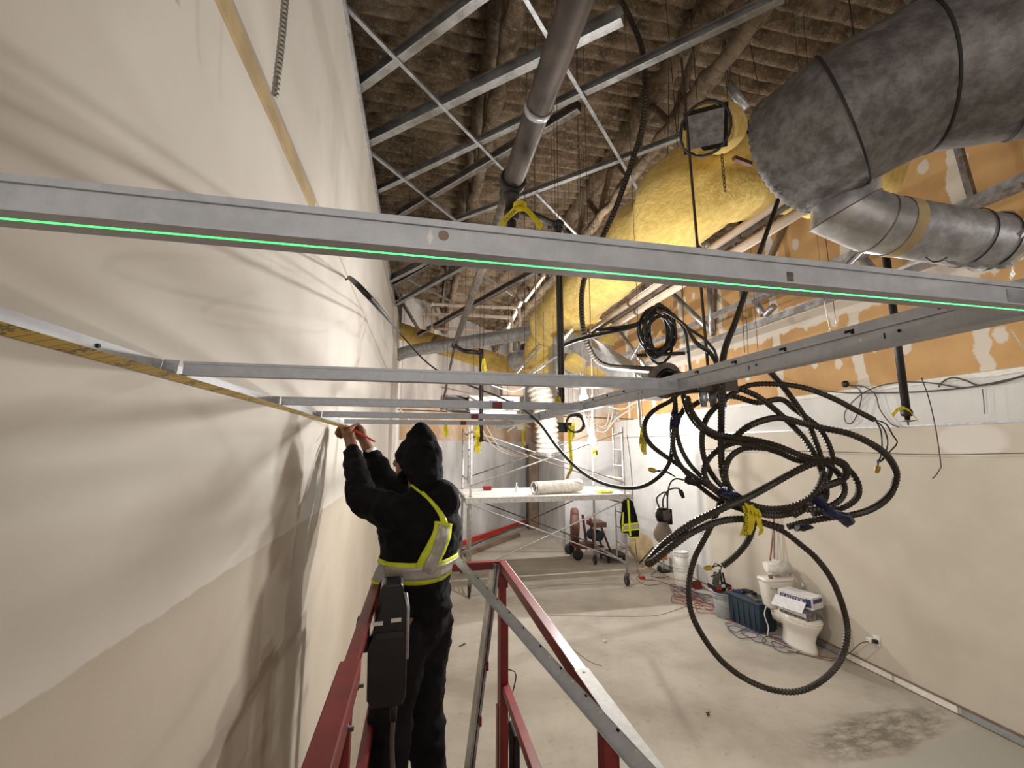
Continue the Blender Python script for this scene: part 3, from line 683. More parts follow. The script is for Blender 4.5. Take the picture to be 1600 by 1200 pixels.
MB().cable([W(1445, 402, 1.5), W(1462, 410, 1.42), W(1480, 402, 1.45)], .0025).build('hanger_wire', 'wire_iron', t)

# ------------------------------------------------------------------ steel framing along the right wall
XT = 4.75
def on(u, v, X=XT): return PL(u, v, X=X)
zA = on(1300, 412).z; zB = on(1200, 500).z
t = thing('wall_truss', 'galvanised truss of chords and diagonal webs standing off the right wall', 'truss', (XT, 5, zB))
MB().bar((XT, .6, zA), (XT, 10.5, zA), .06, .085).build('upper_chord', 'stud_steel', t)
MB().bar((XT+.02, .6, zB), (XT+.02, 10.5, zB), .05, .09).build('lower_chord', 'stud_steel', t)
for k, (a, b_) in enumerate([((1040, 448), (1116, 522)), ((1108, 440), (1113, 525)), ((1180, 470), (1193, 492)), ((955, 500), (1010, 575)), ((1095, 370), (1128, 410)), ((1210, 478), (1196, 492)), ((1345, 400), (1372, 432)), ((968, 590), (1015, 515))]):
    pa, pb = on(*a), on(*b_)
    MB().tube([pa, pb], .045, 10).build('web', 'stud_steel', t)
for y in (2.6, 5.4, 8.2): MB().bar((XT, y, zA), (XT, y+.1, ZR-.05), .05, .05, (0, 1, 0)).build('hanger_post', 'old_steel', t)
for u in (1112, 1221, 1247): pass
for k, (a, b_, l) in enumerate([((1220, 300), (1205, 400), 'brown upright steel angle against the tan board under the big duct'), ((1110, 440), (1114, 520), 'brown upright strut in front of the tan board by the truss')]):
    tag(MB().bar(V((5.34, on(*a, 5.2).y, 6.15)), on(*b_, 5.34), .07, .07, (0, 1, 0)).build('steel_upright', 'brown_paint'), l, 'steel post')
tag(MB().bar(PL(1600, 290, X=4.2), PL(1100, 520, X=4.2) if False else V((4.2, 4.6, PL(1600, 290, X=4.2).z)), .05, .05).build('steel_angle', 'old_steel'), 'dark steel angle beam behind the shiny branch duct', 'beam')

for k, (a, b_, d, l) in enumerate([((1138, 132), (1166, 170), 3.3, 'shiny strut end poking out above the yellow duct'), ((1094, 372), (1122, 402), 3.6, 'shiny strut end right of the cream pipes')]):
    t = thing('strut_end', l, 'strut', W(*b_, d)); MB().tube([W(*a, d), W(*b_, d)], .035, 10).build('tube', 'galvanised', t); MB().tube([W(*a, d), V((W(*a, d).x, W(*a, d).y, 6.17))], .005, 6).build('hanger_rod', 'wire_iron', t)
t = thing('hanging_chain', 'short twisted chain hanging below the open duct branch', 'chain', W(1131, 290, 2.0))
for k in range(9): q = W(1128+k*.6, 244+k*6.5, 2.0); MB().tube([q+V((.006*math.cos(a) if k % 2 else 0, 0 if k % 2 else .006*math.cos(a), .012*math.sin(a))) for a in [i*.785 for i in range(8)]], .002, 5, True).build('link', 'wire_iron', t)
# ------------------------------------------------------------------ ridged flexible conduits hanging from the roof
def flex(name, pts, r, label, m='armour', grp=None, step=.006, depth=.18):
    return tag(MB().ridged(pts, r, step, 8, depth).build(name, m), label, 'conduit', grp)
flex('flexible_conduit', [W(960, -20, 3.1), W(985, 30, 3.1), W(1004, 80, 3.05), W(1008, 140, 3.0), W(1003, 200, 3.0), W(985, 260, 3.0), W(962, 325, 3.0), W(935, 385, 3.0), W(912, 440, 3.0), W(909, 490, 3.0), W(915, 530, 3.0), W(930, 560, 3.05), W(950, 572, 3.0), W(985, 576, 2.6), W(1030, 580, 2.0), W(1062, 590, 1.35)], .021, 'long ridged conduit curving down in front of the yellow duct to the cable coil', 'armour', None, .011)
flex('flexible_conduit', [W(447, -20, .95), W(443, 30, .95), W(438, 80, .95), W(433, 120, .95), W(429, 152, .96)], .0085, 'short ridged conduit poking from the seam of the left wall', 'armour_bright', None, .005)
tag(MB().cable([PL(540, 437, X=XL), PL(545, 436, X=XL+.05), PL(575, 462, X=XL+.35), W(620, 515, 3.3), W(660, 560, 3.2), W(700, 588, 3.1), W(790, 625, 2.6), W(836, 655, 2.1), W(870, 698, 1.9), W(900, 730, 1.75), W(930, 750, 1.6), W(965, 761, 1.45), W(1000, 761, 1.35), W(1027, 747, 1.28), W(1044, 727, 1.26), W(1050, 702, 1.25), W(1050, 660, 1.22), W(1056, 630, 1.2)], .0062, .02, 8).build('feeder_cable', 'black_cable'), 'long black cable sagging from the left wall past the scaffold to the coil', 'cable')

# ------------------------------------------------------------------ hanging coil of armoured cables
AR = .0088
CC = [
 ('armoured riser cable dropping straight into the middle of the hanging coil', 1.18, [(1229, 275), (1208, 335), (1185, 400), (1165, 456), (1148, 505), (1132, 548), (1128, 600), (1127, 660), (1127, 715), (1131, 745), (1141, 768), (1160, 790), (1190, 803), (1225, 804), (1255, 795)], 1.15),
 ('armoured cable arching over the coil top, stripped end pointing right', 1.22, [(1366, 656), (1335, 640), (1305, 624), (1264, 608), (1225, 601), (1176, 601), (1146, 614), (1124, 631), (1105, 652), (1097, 681), (1100, 715), (1115, 745), (1137, 768), (1165, 789), (1200, 800)], .95),
 ('armoured cable making the widest loop on the right of the coil', 1.2, [(1140, 690), (1165, 669), (1192, 657), (1220, 653), (1253, 661), (1286, 669), (1324, 677), (1357, 691), (1385, 711), (1400, 737), (1397, 760), (1384, 780), (1360, 796), (1330, 805), (1295, 809), (1262, 815), (1232, 823)], 1.1),
 ('armoured cable crossing the coil from top centre to the blue tape', 1.26, [(1200, 578), (1220, 600), (1246, 634), (1262, 660), (1272, 684), (1281, 711), (1285, 742), (1281, 770), (1265, 790), (1240, 806)], 1.0),
 ('armoured cable curving over to the right inner side of the coil', 1.29, [(1082, 634), (1102, 623), (1121, 619), (1149, 620), (1183, 629), (1220, 624), (1241, 639), (1265, 656), (1280, 669), (1294, 693), (1300, 714), (1297, 737), (1290, 756), (1278, 778), (1250, 795)], 1.0),
 ('armoured cable running diagonally down the coil from the top bracket', 1.24, [(1143, 605), (1160, 609), (1183, 619), (1200, 631), (1220, 648), (1237, 664), (1255, 683), (1269, 704), (1280, 727), (1288, 750), (1291, 775), (1280, 793)], 1.0),
 ('armoured cable sweeping through the coil with the tight inner right loop', 1.16, [(1074, 622), (1079, 640), (1092, 660), (1114, 676), (1145, 683), (1180, 688), (1215, 697), (1250, 711), (1285, 722), (1305, 735), (1316, 750), (1319, 768), (1310, 783), (1290, 793), (1260, 797)], 1.0),
 ('armoured cable sweeping through the coil with the wider right loop', 1.2, [(1068, 618), (1075, 642), (1090, 664), (1114, 681), (1145, 690), (1180, 696), (1215, 706), (1250, 720), (1290, 718), (1318, 728), (1336, 746), (1342, 766), (1335, 782), (1312, 795), (1270, 803)], 1.0),
 ('armoured cable of the long pointed loop, upper strand', 1.13, [(1290, 760), (1318, 748), (1322, 730), (1307, 720), (1285, 721), (1262, 727), (1232, 742), (1200, 760), (1168, 777), (1125, 796), (1078, 820), (1040, 848), (1018, 872), (1013, 880), (1022, 876), (1050, 853), (1084, 830), (1122, 815), (1160, 811), (1192, 817), (1225, 826)], 1.15),
 ('armoured cable making the big round loop that hangs lowest', 1.22, [(1127, 775), (1122, 795), (1113, 818), (1100, 843), (1087, 868), (1078, 900), (1076, 930), (1082, 962), (1100, 997), (1126, 1031), (1160, 1058), (1200, 1076), (1238, 1081), (1270, 1072), (1300, 1049), (1318, 1020), (1324, 985), (1317, 948), (1300, 906), (1276, 873), (1250, 850), (1225, 831), (1200, 820), (1180, 812)], 1.0),
 ('armoured cable tail hanging below the caution tape, cut end', 1.17, [(1180, 802), (1176, 825), (1168, 846), (1150, 868), (1130, 884)], 1.0),
 ('armoured cable making the left side loop of the coil', 1.25, [(1058, 616), (1047, 627), (1028, 637), (1014, 649), (1007, 664), (1009, 682), (1018, 696), (1034, 709), (1058, 725), (1082, 743), (1110, 762), (1140, 780), (1170, 794)], .85),
 ('armoured cable of the left bundle through the upper blue tape', 1.23, [(1054, 610), (1055, 630), (1056, 652), (1052, 680), (1053, 705), (1064, 728), (1090, 757), (1125, 783), (1165, 799)], .85),
 ('armoured cable beside the left bundle falling toward the coil bottom', 1.27, [(1075, 620), (1068, 640), (1058, 658), (1058, 680), (1066, 705), (1080, 728), (1102, 750), (1130, 772), (1160, 790)], .85),
 ('armoured cable forming the inner left turn of the coil', 1.21, [(1165, 689), (1140, 694), (1118, 706), (1104, 722), (1100, 738), (1106, 753), (1122, 770), (1148, 786), (1180, 796), (1215, 797), (1250, 786), (1278, 766), (1286, 742)], 1.0),
 ('armoured cable forming the innermost turn of the coil', 1.17, [(1200, 700), (1165, 700), (1143, 712), (1134, 730), (1134, 748), (1142, 765), (1162, 783), (1195, 794), (1230, 793), (1262, 780), (1280, 760), (1288, 738)], 1.0),
 ('armoured cable rising from the coil bracket to the black coil above', 1.3, [(1126, 600), (1120, 570), (1108, 550), (1090, 538), (1080, 525), (1070, 508), (1045, 490), (1025, 484)], .85),
]
for k, (l, d, pts, s_) in enumerate(CC):
    P = [W(u, v, d+.025*math.sin(i*1.1+k*1.7)+(1.2 if (k == 16 and i > 3) else 0)*(i-3)/4*(1 if k == 16 else 0)+(.9*(6-i)/6 if (k == 0 and i < 6) else 0)) for i, (u, v) in enumerate(pts)]
    tag(MB().ridged(P, AR*s_, .0046, 8, .2).build('armoured_cable', 'armour'), l, 'cable', 'armoured cables of the hanging coil')
# bracket and junction box the coil hangs from
t = thing('junction_box', 'dusty steel junction box behind the main tee holding the cable coil', 'junction box', W(1090, 620, 1.24))
R_ = Matrix.Rotation(-.25, 3, 'Z')
MB().box(W(1108, 598, 1.27), (.1, .075, .055), R_).build('box', 'old_steel', t, .003)
MB().box(W(1108, 598, 1.27)+V((0, -.04, 0)), (.108, .004, .062), R_).build('cover', 'rust_pipe', t, .001)
for dx in (-.03, .0, .035): MB().lathe([(.012, 0), (.012, .03), (.009, .032), (.009, .045)], W(1108, 598, 1.27)+V((dx, -.01, -.028)), (0, 0, -1), 12).build('cable_connector', 'galvanised', t)
MB().bar(W(1108, 598, 1.27)+V((0, 0, .02)), W(1108, 598, 1.27)+V((.05, .1, 1.2)), .006, .006, (0, 1, 0)).build('hanger_rod', 'wire_iron', t)
MB().prof(W(1050, 612, 1.24), W(1140, 596, 1.3), [(-.02, -.015), (.02, -.015), (.02, -.012), (-.017, -.012), (-.017, .015), (-.02, .015)]).build('bracket', 'rust_pipe', t)
t = thing('light_fitting', 'round black recessed light fitting lying behind the main tee', 'light fitting', W(1030, 592, 1.45))
MB().lathe([(.035, 0), (.05, .01), (.052, .035), (.06, .04), (.06, .045)], W(1028, 592, 1.45), (.1, -1, -.3), 20).build('can', 'old_steel', t)
MB().lathe([(.042, .046), (.03, .05), (.02, .03)], W(1028, 592, 1.45), (.1, -1, -.3), 20).build('reflector', 'black_plastic', t)
# tape wraps
def wrap(pts, r, label, name='tape_wrap', m='blue_tape'):
    P = resample(catmull(pts, 6), .01); mb = MB().tube(P, [r*(1+.35*noise.noise(q*55)) for q in P], 14, flat=.75); mb.jitter(.008, 50); mb.jitter(.004, 120)
    return tag(mb.build(name, m), label, 'tape', 'tape holding the coil')
wrap([W(1056, 645, 1.2), W(1057, 657, 1.2), W(1054, 668, 1.2)], .013, 'dark blue tape around the left cable bundle near the tee')
wrap([W(1130, 766, 1.15), W(1144, 774, 1.15), W(1158, 783, 1.15)], .019, 'dark blue tape around the lower left of the coil')
wrap([W(1272, 772, 1.15), W(1284, 789, 1.15), W(1300, 801, 1.15), W(1318, 808, 1.15), W(1325, 816, 1.16)], .016, 'dark blue tape with loose end at the lower right of the coil')
wrap([W(1246, 824, 1.16), W(1258, 827, 1.16), W(1266, 822, 1.16)], .011, 'black tape on a cable end under the coil', 'tape_wrap', 'ink_black')
wrap([W(1074, 748, 1.22), W(1084, 753, 1.22), W(1092, 757, 1.22)], .011, 'black tape knot at the left of the coil', 'tape_wrap', 'ink_black')
# caution tape knot with lettering
t = thing('caution_tape', 'yellow caution tape knotted around the bottom of the cable coil', 'caution tape', W(1168, 835, 1.12))
mb = MB().ribbon([W(1168, 790, 1.11), W(1171, 805, 1.1), W(1170, 820, 1.1), W(1165, 836, 1.105)], .032, (1, -.1, .1), .001, 8); mb.jitter(.003, 60); mb.build('folded_end', 'caution_yellow', t)
mb = MB().ribbon([W(1176, 795, 1.1), W(1184, 810, 1.1), W(1189, 825, 1.105), W(1188, 836, 1.11)], .014, (1, 0, .3), .001, 8); mb.jitter(.003, 60); mb.build('tail', 'caution_yellow', t)
for k in range(4): MB().ribbon([W(1165+k*6, 786+k*3, 1.105), W(1170+k*6, 796+k*3, 1.095), W(1168+k*6, 806+k*2, 1.105)], .008, (1, 0, 0), .001).build('wrap_turn', 'caution_yellow', t)
def text(s_, size, loc, xdir, updir, m, name, parent, th=.0004):
    cu = bpy.data.curves.new(name, 'FONT'); cu.body = s_; cu.size = size; cu.align_x = 'CENTER'; cu.align_y = 'CENTER'; cu.resolution_u = 2; cu.extrude = th
    o = bpy.data.objects.new('tmp_text', cu); COL.objects.link(o); bpy.context.view_layer.update()
    me = bpy.data.meshes.new_from_object(o.evaluated_get(bpy.context.evaluated_depsgraph_get())); bpy.data.objects.remove(o)
    x = V(xdir).normalized(); u_ = V(updir); u_ = (u_-x*u_.dot(x)).normalized(); z = x.cross(u_); M = Matrix((x, u_, z)).transposed()
    off = WLOC[parent.name]; me.transform(Matrix.Translation(V(loc)-off) @ M.to_4x4()); me.materials.clear(); me.materials.append(MATS[m])
    o = bpy.data.objects.new(name, me); COL.objects.link(o); o.parent = parent; WLOC[o.name] = off.copy(); return o
q = W(1166, 818, 1.093); text('CAUTION', .014, q, V((.12, 0, 1)), V((-1, .1, .1)), 'ink_black', 'lettering', t)
# wire nuts with stripped wires
def nut(end, tip, label, d):
    t = thing('wire_nut', label, 'wire nut', W(*tip, d), 'wire nuts on cable ends')
    a, b_ = W(*end, d), W(*tip, d); ax = (b_-a).normalized(); m_ = (a+b_)/2+V((0, 0, .01))
    MB().lathe([(.0055, 0), (.007, .004), (.0065, .014), (.0045, .02), (.003, .021)], b_, ax, 8).build('cap', 'nut_yellow', t)
    for k in range(2): MB().cable([a, m_+V((.004*k, .003, -.006*k)), b_], .0016, .01, 5).build('wire', 'black_cable', t)
    return t
nut((1128, 886), (1112, 887), 'yellow wire nut on the tail hanging under the caution tape', 1.17)
tag(MB().cable([W(1128, 886, 1.17), W(1122, 896, 1.17), W(1110, 901, 1.17)], .0016, .01, 5).build('loose_wire', 'black_cable'), 'bare loose wire at the hanging cable tail', 'wire')
t = nut((1374, 718), (1372, 728), 'yellow wire nut under the stripped end at the right of the coil', 1.22)
for k, pts in enumerate([[(1366, 656), (1380, 668), (1387, 690), (1382, 712), (1375, 722)], [(1366, 656), (1384, 662), (1395, 680), (1402, 692), (1390, 706), (1378, 720)], [(1368, 657), (1376, 672), (1378, 700), (1374, 720)]]):
    MB().cable([W(u, v, 1.22) for u, v in pts], .002, .012, 5).build('wire', 'black_cable', t)
t = nut((1055, 745), (1024, 736), 'yellow wire nut left of the coil on a thin pair of wires', 1.22)
# unlit bulb on a pigtail socket
t = thing('hanging_bulb', 'unlit dusty light bulb in black socket hanging left of the coil', 'light bulb', W(1034, 845, 1.3))
sc_ = W(1036, 806, 1.3); ax = V((-.05, 0, -1))
MB().lathe([(.012, -.024), (.019, -.022), (.02, -.012), (.0225, -.01), (.0225, .006), (.02, .008), (.019, .016)], sc_, ax, 16).build('socket', 'black_plastic', t)
MB().box(sc_+V((.018, -.002, -.002)), (.014, .02, .046)).build('plug', 'black_plastic', t, .003)
MB().box(sc_+V((-.002, -.02, .004)), (.02, .008, .03)).build('socket_clip', 'old_steel', t, .002)
MB().lathe([(.014, .012), (.015, .022), (.02, .032), (.0275, .046), (.0285, .056), (.025, .068), (.015, .078), (.004, .081)], sc_, ax, 22).build('glass', 'frost_glass', t)
for k, pts in enumerate([[(1030, 793), (1026, 778), (1040, 768), (1042, 775)], [(1036, 793), (1036, 780), (1044, 766), (1060, 763), (1065, 772)], [(1043, 794), (1043, 775), (1047, 755), (1056, 748), (1068, 750)]]):
    MB().cable([W(u, v, 1.3) for u, v in pts], .0028, .01, 6).build('lead', 'grey_cable', t)
MB().lathe([(.006, 0), (.007, .01), (.005, .024)], W(1063, 766, 1.3), (.4, 0, -1), 8).build('crimp', 'black_plastic', t)
# coil of thin black cable higher up
t = thing('cable_coil', 'hanging tangle of thin black cable in front of the tan board', 'cable coil', W(1030, 570, 2.5))
random.seed(3)
for k in range(7):
    cx, cyy, a_, b_ = 1028+random.uniform(-9, 9), 524+random.uniform(-12, 10), random.uniform(15, 27), random.uniform(26, 42)
    P = [W(cx+a_*math.sin(i*.7854), cyy-b_*math.cos(i*.7854), 2.5+.03*math.sin(i+k)) for i in range(8)]
    MB().cable(P, .0085, .04, 6, True).build('turn', 'black_cable', t)
for pts in ([(1025, 485), (1015, 495), (990, 508), (955, 513), (930, 516)], [(1025, 487), (1010, 500), (985, 512), (940, 522), (900, 532), (880, 540)], [(1028, 484), (1045, 487), (1060, 500), (1070, 515), (1075, 545), (1078, 580)], [(994, 556), (1020, 554), (1070, 552)], [(1030, 486), (1050, 492), (1065, 506), (1085, 520), (1100, 530), (1118, 552), (1122, 585)]):
    MB().cable([W(u, v, 2.5) for u, v in pts], .011, .05, 6).build('lead', 'black_cable', t)
# thin grey wires and a fixture lead along the right wall ledge
def lead(pts, r, label, m='grey_cable', cat='wire', X=None, d=None, name='loose_wire'):
    P = [PL(p[0], p[1], X=X) if X else W(p[0], p[1], p[2] if len(p) > 2 else d) for p in pts]
    return tag(MB().cable(P, r, .03, 6).build(name, m), label, cat, 'loose wires')
lead([(1205, 588), (1240, 602), (1300, 612), (1360, 614), (1440, 612), (1520, 604), (1600, 588)], .008, 'grey wire lying along the white ledge of the right wall', X=5.33)
lead([(1330, 602), (1352, 605), (1368, 618), (1375, 640), (1392, 662), (1405, 667)], .007, 'grey wire drooping from the ledge to the metal bead', X=5.31)
lead([(1325, 601), (1345, 612), (1342, 640), (1332, 660), (1322, 660), (1320, 645), (1335, 625), (1360, 608), (1400, 598), (1450, 598), (1500, 606)], .007, 'grey wire with round loop below the ledge', X=5.32)
lead([(1466, 605), (1475, 595), (1490, 590), (1510, 595), (1530, 602), (1570, 596), (1600, 586)], .008, 'grey wire arching above the ledge at the right', X=5.33)
lead([(1440, 590), (1452, 625), (1462, 670), (1468, 710), (1470, 732), (1457, 748)], .0016, 'thin stiff wire hanging crookedly before the right wall', d=1.4)
lead([(1535, 608), (1537, 625), (1538, 647)], .004, 'short thin wire hanging from the ledge at the far right', X=5.33)
lead([(1100, 702), (1200, 705), (1300, 706), (1450, 710), (1600, 708)], .004, 'thin string stretched along the right wall below the bead', X=5.3)
lead([(1580, 515), (1590, 530), (1600, 546)], .0012, 'short pale wire at the right picture edge', 'white_cable', d=1.0)
t = thing('wall_plug', 'black cable plug hanging at the ledge of the right wall', 'plug', PL(1321, 606, X=5.3))
MB().ball(PL(1321, 600, X=5.3), (.04, .045, .045), 10, 8).build('body', 'black_plastic', t)
MB().lathe([(.03, 0), (.03, .03)], PL(1321, 600, X=5.3), (-1, -.6, 0), 10).build('face', 'ink_black', t)

# ------------------------------------------------------------------ rolling scaffold
SX0, SX1, SY0, SY1 = .95, 4.0, 8.05, 9.6
t = thing('scaffold', 'steel rolling scaffold with white plank deck standing in the middle of the room', 'scaffold', ((SX0+SX1)/2, (SY0+SY1)/2, 0))
ZT = 3.05; ZP = 1.69
for x in (SX0, SX1):
    for y in (SY0, SY1):
        MB().tube([(x, y, .2), (x, y, ZT)], .024, 10).build('leg', 'scaffold_steel', t)
        MB().lathe([(.03, 0), (.03, .1)], (x, y, 1.66), n=10).build('leg_joint', 'old_steel', t)
        cst = MB().bar((x, y, .2), (x, y, .24), .07, .07, (0, 1, 0)).bar((x-.028, y+.02, .1), (x-.028, y, .22), .045, .006, (1, 0, 0)).bar((x+.028, y+.02, .1), (x+.028, y, .22), .045, .006, (1, 0, 0)).build('caster_fork', 'old_steel', t)
        MB().lathe([(.06, -.018), (.09, -.018), (.1, -.01), (.1, .01), (.09, .018), (.06, .018)], (x, y+.03, .1), (1, 0, 0), 20).build('caster_wheel', 'rubber', cst)
        MB().lathe([(.03, -.02), (.03, .02)], (x, y+.03, .1), (1, 0, 0), 10).build('caster_hub', 'galvanised', cst)
    for z in (.42, 1.55, ZP-.02, 2.02): MB().tube([(x, SY0, z), (x, SY1, z)], .02, 8).build('frame_rail', 'scaffold_steel', t)
    ym = SY0+.42
    MB().tube([(x, ym, 1.95), (x, ym, ZT)], .016, 8).tube([(x, ym, .42), (x, ym, 1.5)], .016, 8).build('ladder_rail', 'scaffold_steel', t)
    for z in (2.28, 2.6, 2.92, .75, 1.05, 1.35): MB().tube([(x, SY0, z), (x, ym, z)], .012, 8).build('ladder_rung', 'scaffold_steel', t)
for y, k in ((SY0-.03, 0), (SY1+.03, 1)):
    for z0, z1 in ((.45, 1.62), (1.95, 2.95)):
        MB().tube([(SX0, y, z0), (SX1, y, z1)], .013, 8).build('cross_brace', 'scaffold_steel' if k == 0 else 'old_steel', t)
        MB().tube([(SX0, y-.014, z1), (SX1, y-.014, z0)], .013, 8).build('cross_brace', 'scaffold_steel' if k == 0 else 'old_steel', t)
for k, (y0, y1, z) in enumerate(((SY0-.05, SY0+.42, ZP+.03), (SY0+.46, SY0+.94, ZP+.035), (SY0+.98, SY1+.05, ZP+.03))):
    pk = MB().bx(SX0-.1, SX1+.15, y0, y1, z, z+.022).build('plank', 'plank_white', t, .003)
    MB().bx(SX0-.1, SX1+.15, y0-.004, y0+.02, z-.085, z-.004).bx(SX0-.1, SX1+.15, y1-.02, y1+.004, z-.085, z-.004).build('plank_rail', 'scaffold_steel', pk)
    for x in (SX0, SX1): MB().bx(x-.05, x+.05, y0+.05, y0+.1, z-.06, z-.002).build('plank_hook', 'old_steel', pk)
# things on the deck
zd = ZP+.058
t = thing('flex_duct', 'short crumpled white flexible duct lying on the scaffold deck', 'duct', (2.75, 8.3, zd))
P = resample(catmull([(2.22, 8.2, zd+.125), (2.55, 8.27, zd+.125), (2.95, 8.33, zd+.13), (3.22, 8.4, zd+.15)], 6), .012); mb = MB()
mb.tube(P, [.118*(1+.07*(i % 3-1)+.06*noise.noise(q*14)) for i, q in enumerate(P)], 20, caps=False, smooth=False); mb.jitter(.008, 25); mb.build('sleeve', 'flex_white', t)
mb = MB().lathe([(.12, 0), (.128, .02), (.112, .03), (.105, .0)], (2.2, 8.195, zd+.125), (-1, -.2, 0), 18, cap=False); mb.build('torn_end', 'foil', t)
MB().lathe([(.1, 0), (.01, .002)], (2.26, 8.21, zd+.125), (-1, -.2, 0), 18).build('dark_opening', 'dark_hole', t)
t = thing('spray_can', 'small white bottle standing on the scaffold deck', 'bottle', (1.97, 8.75, zd))
MB().lathe([(.03, 0), (.03, .1), (.012, .12), (.012, .15)], (1.97, 8.75, zd), n=12).build('body', 'white_plastic', t); MB().lathe([(.016, .15), (.016, .18)], (1.97, 8.75, zd), n=10).build('cap', 'label_white', t)
t = thing('tool_box', 'small dark red box lying at the back of the scaffold deck', 'box', (1.4, 9.2, zd))
MB().bx(1.36, 1.52, 9.15, 9.3, zd, zd+.07).build('box', 'dark_red', t, .006); MB().bx(1.355, 1.525, 9.145, 9.305, zd+.07, zd+.085).build('lid', 'red_paint', t, .004)
mb = MB().add([(3.66+.19*math.cos(a)*(1+.2*math.sin(a*3)), 8.22+.1*math.sin(a), zd+(.004 if r else .035+.012*math.sin(a*5))) for r in (1, 0) for a in [i*.349 for i in range(18)]], [(i, (i+1) % 18, 18+(i+1) % 18, 18+i) for i in range(18)]+[tuple(range(18, 36))]); mb.jitter(.012, 22)
tag(mb.build('yellow_rag', 'caution_yellow'), 'crumpled yellow rag lying at the right end of the scaffold deck', 'rag')
# safety vest hanging from the right frame
t = thing('safety_vest', 'black and lime safety vest hanging on the right leg of the scaffold', 'vest', (SX1, SY0-.06, .95))
vx = SX1+.02; vy = SY0-.05
def cloth(pts, th, nm, m, par=t):
    n = len(pts); mb = MB().add([(x, vy, z) for x, z in pts]+[(x, vy-th, z) for x, z in pts], [tuple(range(n))[::-1], tuple(range(n, 2*n))]+[(i, (i+1) % n, n+(i+1) % n, n+i) for i in range(n)]); return mb.build(nm, m, par)
cloth([(vx-.1, 1.58), (vx+.02, 1.66), (vx+.1, 1.6), (vx+.17, 1.35), (vx+.22, 1.1), (vx+.2, .92), (vx+.05, .9), (vx-.02, 1.0), (vx-.14, 1.02), (vx-.16, 1.2), (vx-.12, 1.4)], .05, 'body', 'cloth_black')
vb = vy; vy = vy-.052
cloth([(vx-.13, 1.14), (vx+.2, 1.17), (vx+.2, 1.2), (vx-.13, 1.18)], .006, 'lime_band', 'hivis'); cloth([(vx-.13, 1.04), (vx+.21, 1.06), (vx+.21, 1.09), (vx-.13, 1.08)], .006, 'lime_band', 'hivis')
cloth([(vx-.13, 1.085), (vx+.2, 1.095), (vx+.2, 1.165), (vx-.13, 1.135)], .004, 'silver_band', 'reflective')
cloth([(vx-.02, 1.64), (vx+.02, 1.64), (vx+.04, .95), (vx-.0, .95)], .008, 'lime_edge', 'hivis'); cloth([(vx-.15, 1.2), (vx-.12, 1.4), (vx-.1, 1.4), (vx-.12, 1.04), (vx-.15, 1.03)], .006, 'lime_edge', 'hivis')
cloth([(vx+.0, .93), (vx+.19, .93), (vx+.19, .91), (vx+.03, .905)], .006, 'lime_edge', 'hivis')

# ------------------------------------------------------------------ scissor lift guard rails and platform
PZ = .99; RZ = PZ+1.08
LX0, LX1, LY0, LY1 = -.165, .435, -.6, 2.27
t = thing('scissor_lift', 'red scissor lift platform with guard rails under the worker', 'lift', ((LX0+LX1)/2, .9, 0))
MB().bx(LX0-.02, LX1+.02, LY0, LY1+.03, PZ-.05, PZ).build('deck', 'tread_red', t, .004)
MB().bx(LX0-.03, LX0-.01, LY0, LY1+.04, PZ-.06, PZ+.1).bx(LX1+.01, LX1+.03, LY0, LY1+.04, PZ-.06, PZ+.1).bx(LX0-.03, LX1+.03, LY1+.03, LY1+.045, PZ-.06, PZ+.1).build('toe_board', 'lift_red', t, .002)
TW = .038
def rail(a, b_, nm='guard_rail', w_=TW, h=TW, m='lift_red', par=None): return MB().bar(a, b_, w_, h).build(nm, m, par or t, .004)
tl = rail((LX0, LY0, RZ), (LX0, LY1, RZ), 'top_rail'); tr = rail((LX1, LY0, RZ), (LX1, LY1, RZ), 'top_rail'); rail((LX0, LY1, RZ), (LX1, LY1, RZ), 'front_rail')
rail((LX0, LY0, RZ-.005), (LX0, 1.33, RZ-.005), 'rail_sleeve', .056, .056)
rail((LX0, LY0, PZ+.55), (LX0, LY1, PZ+.55), 'mid_rail'); rail((LX1, LY0, PZ+.55), (LX1, LY1-.03, PZ+.55), 'mid_rail')
for x in (LX0, LX1):
    for y in (LY1, 1.25 if x < 0 else 1.0, LY0+.1):
        MB().bar((x, y, PZ-.02), (x, y, RZ-.01), TW, TW, (0, 1, 0)).build('post', 'lift_red', t, .003)
        MB().bar((x, y, PZ), (x, y, PZ+.42), .05, .05, (0, 1, 0)).build('post_socket', 'lift_red', t, .003)
MB().bar((LX1-.008, LY1-.09, PZ), (LX1-.008, LY1-.09, PZ+.9), TW, TW, (0, 1, 0)).build('gate_post', 'lift_red', t, .003)
MB().bar((LX1, LY1, RZ-.05), (LX1, LY1, RZ-.11), .052, .052, (0, 1, 0)).build('post_collar', 'lift_red', t, .004)
MB().bx(LX1-.019, LX1+.019, .72, 1.16, RZ+.0185, RZ+.0205).build('sticker', 'label_white', tr)
MB().lathe([(.004, 0), (.004, .001)], (LX1, 1.14, RZ+.0205), n=10).build('sticker_hole', 'ink_black', tr)
for y in (1.3, 1.12, .98): MB().lathe([(.011, 0), (.011, .008), (.006, .009), (.006, .02)], (LX0+.02, y, RZ-.03), (1, 0, 0), 8).build('bolt', 'rust_pipe', t)
MB().cable([(LX1+.01, LY1-.08, PZ+.62), (LX1+.05, LY1-.1, PZ+.6), (LX1+.03, LY1-.06, PZ+.45), (LX1+.02, LY1-.05, PZ+.25)], .003, .02, 6).build('tether', 'wire_iron', t)
MB().box((LX1+.05, LY1-.06, PZ+.2), (.03, .12, .3)).build('manual_case', 'ink_black', t, .008)
MB().lathe([(.02, 0), (.024, .02), (.024, .1), (.012, .11)], (LX0+.055, 1.42, PZ+.62), n=12).build('hand_grip', 'rubber', t)
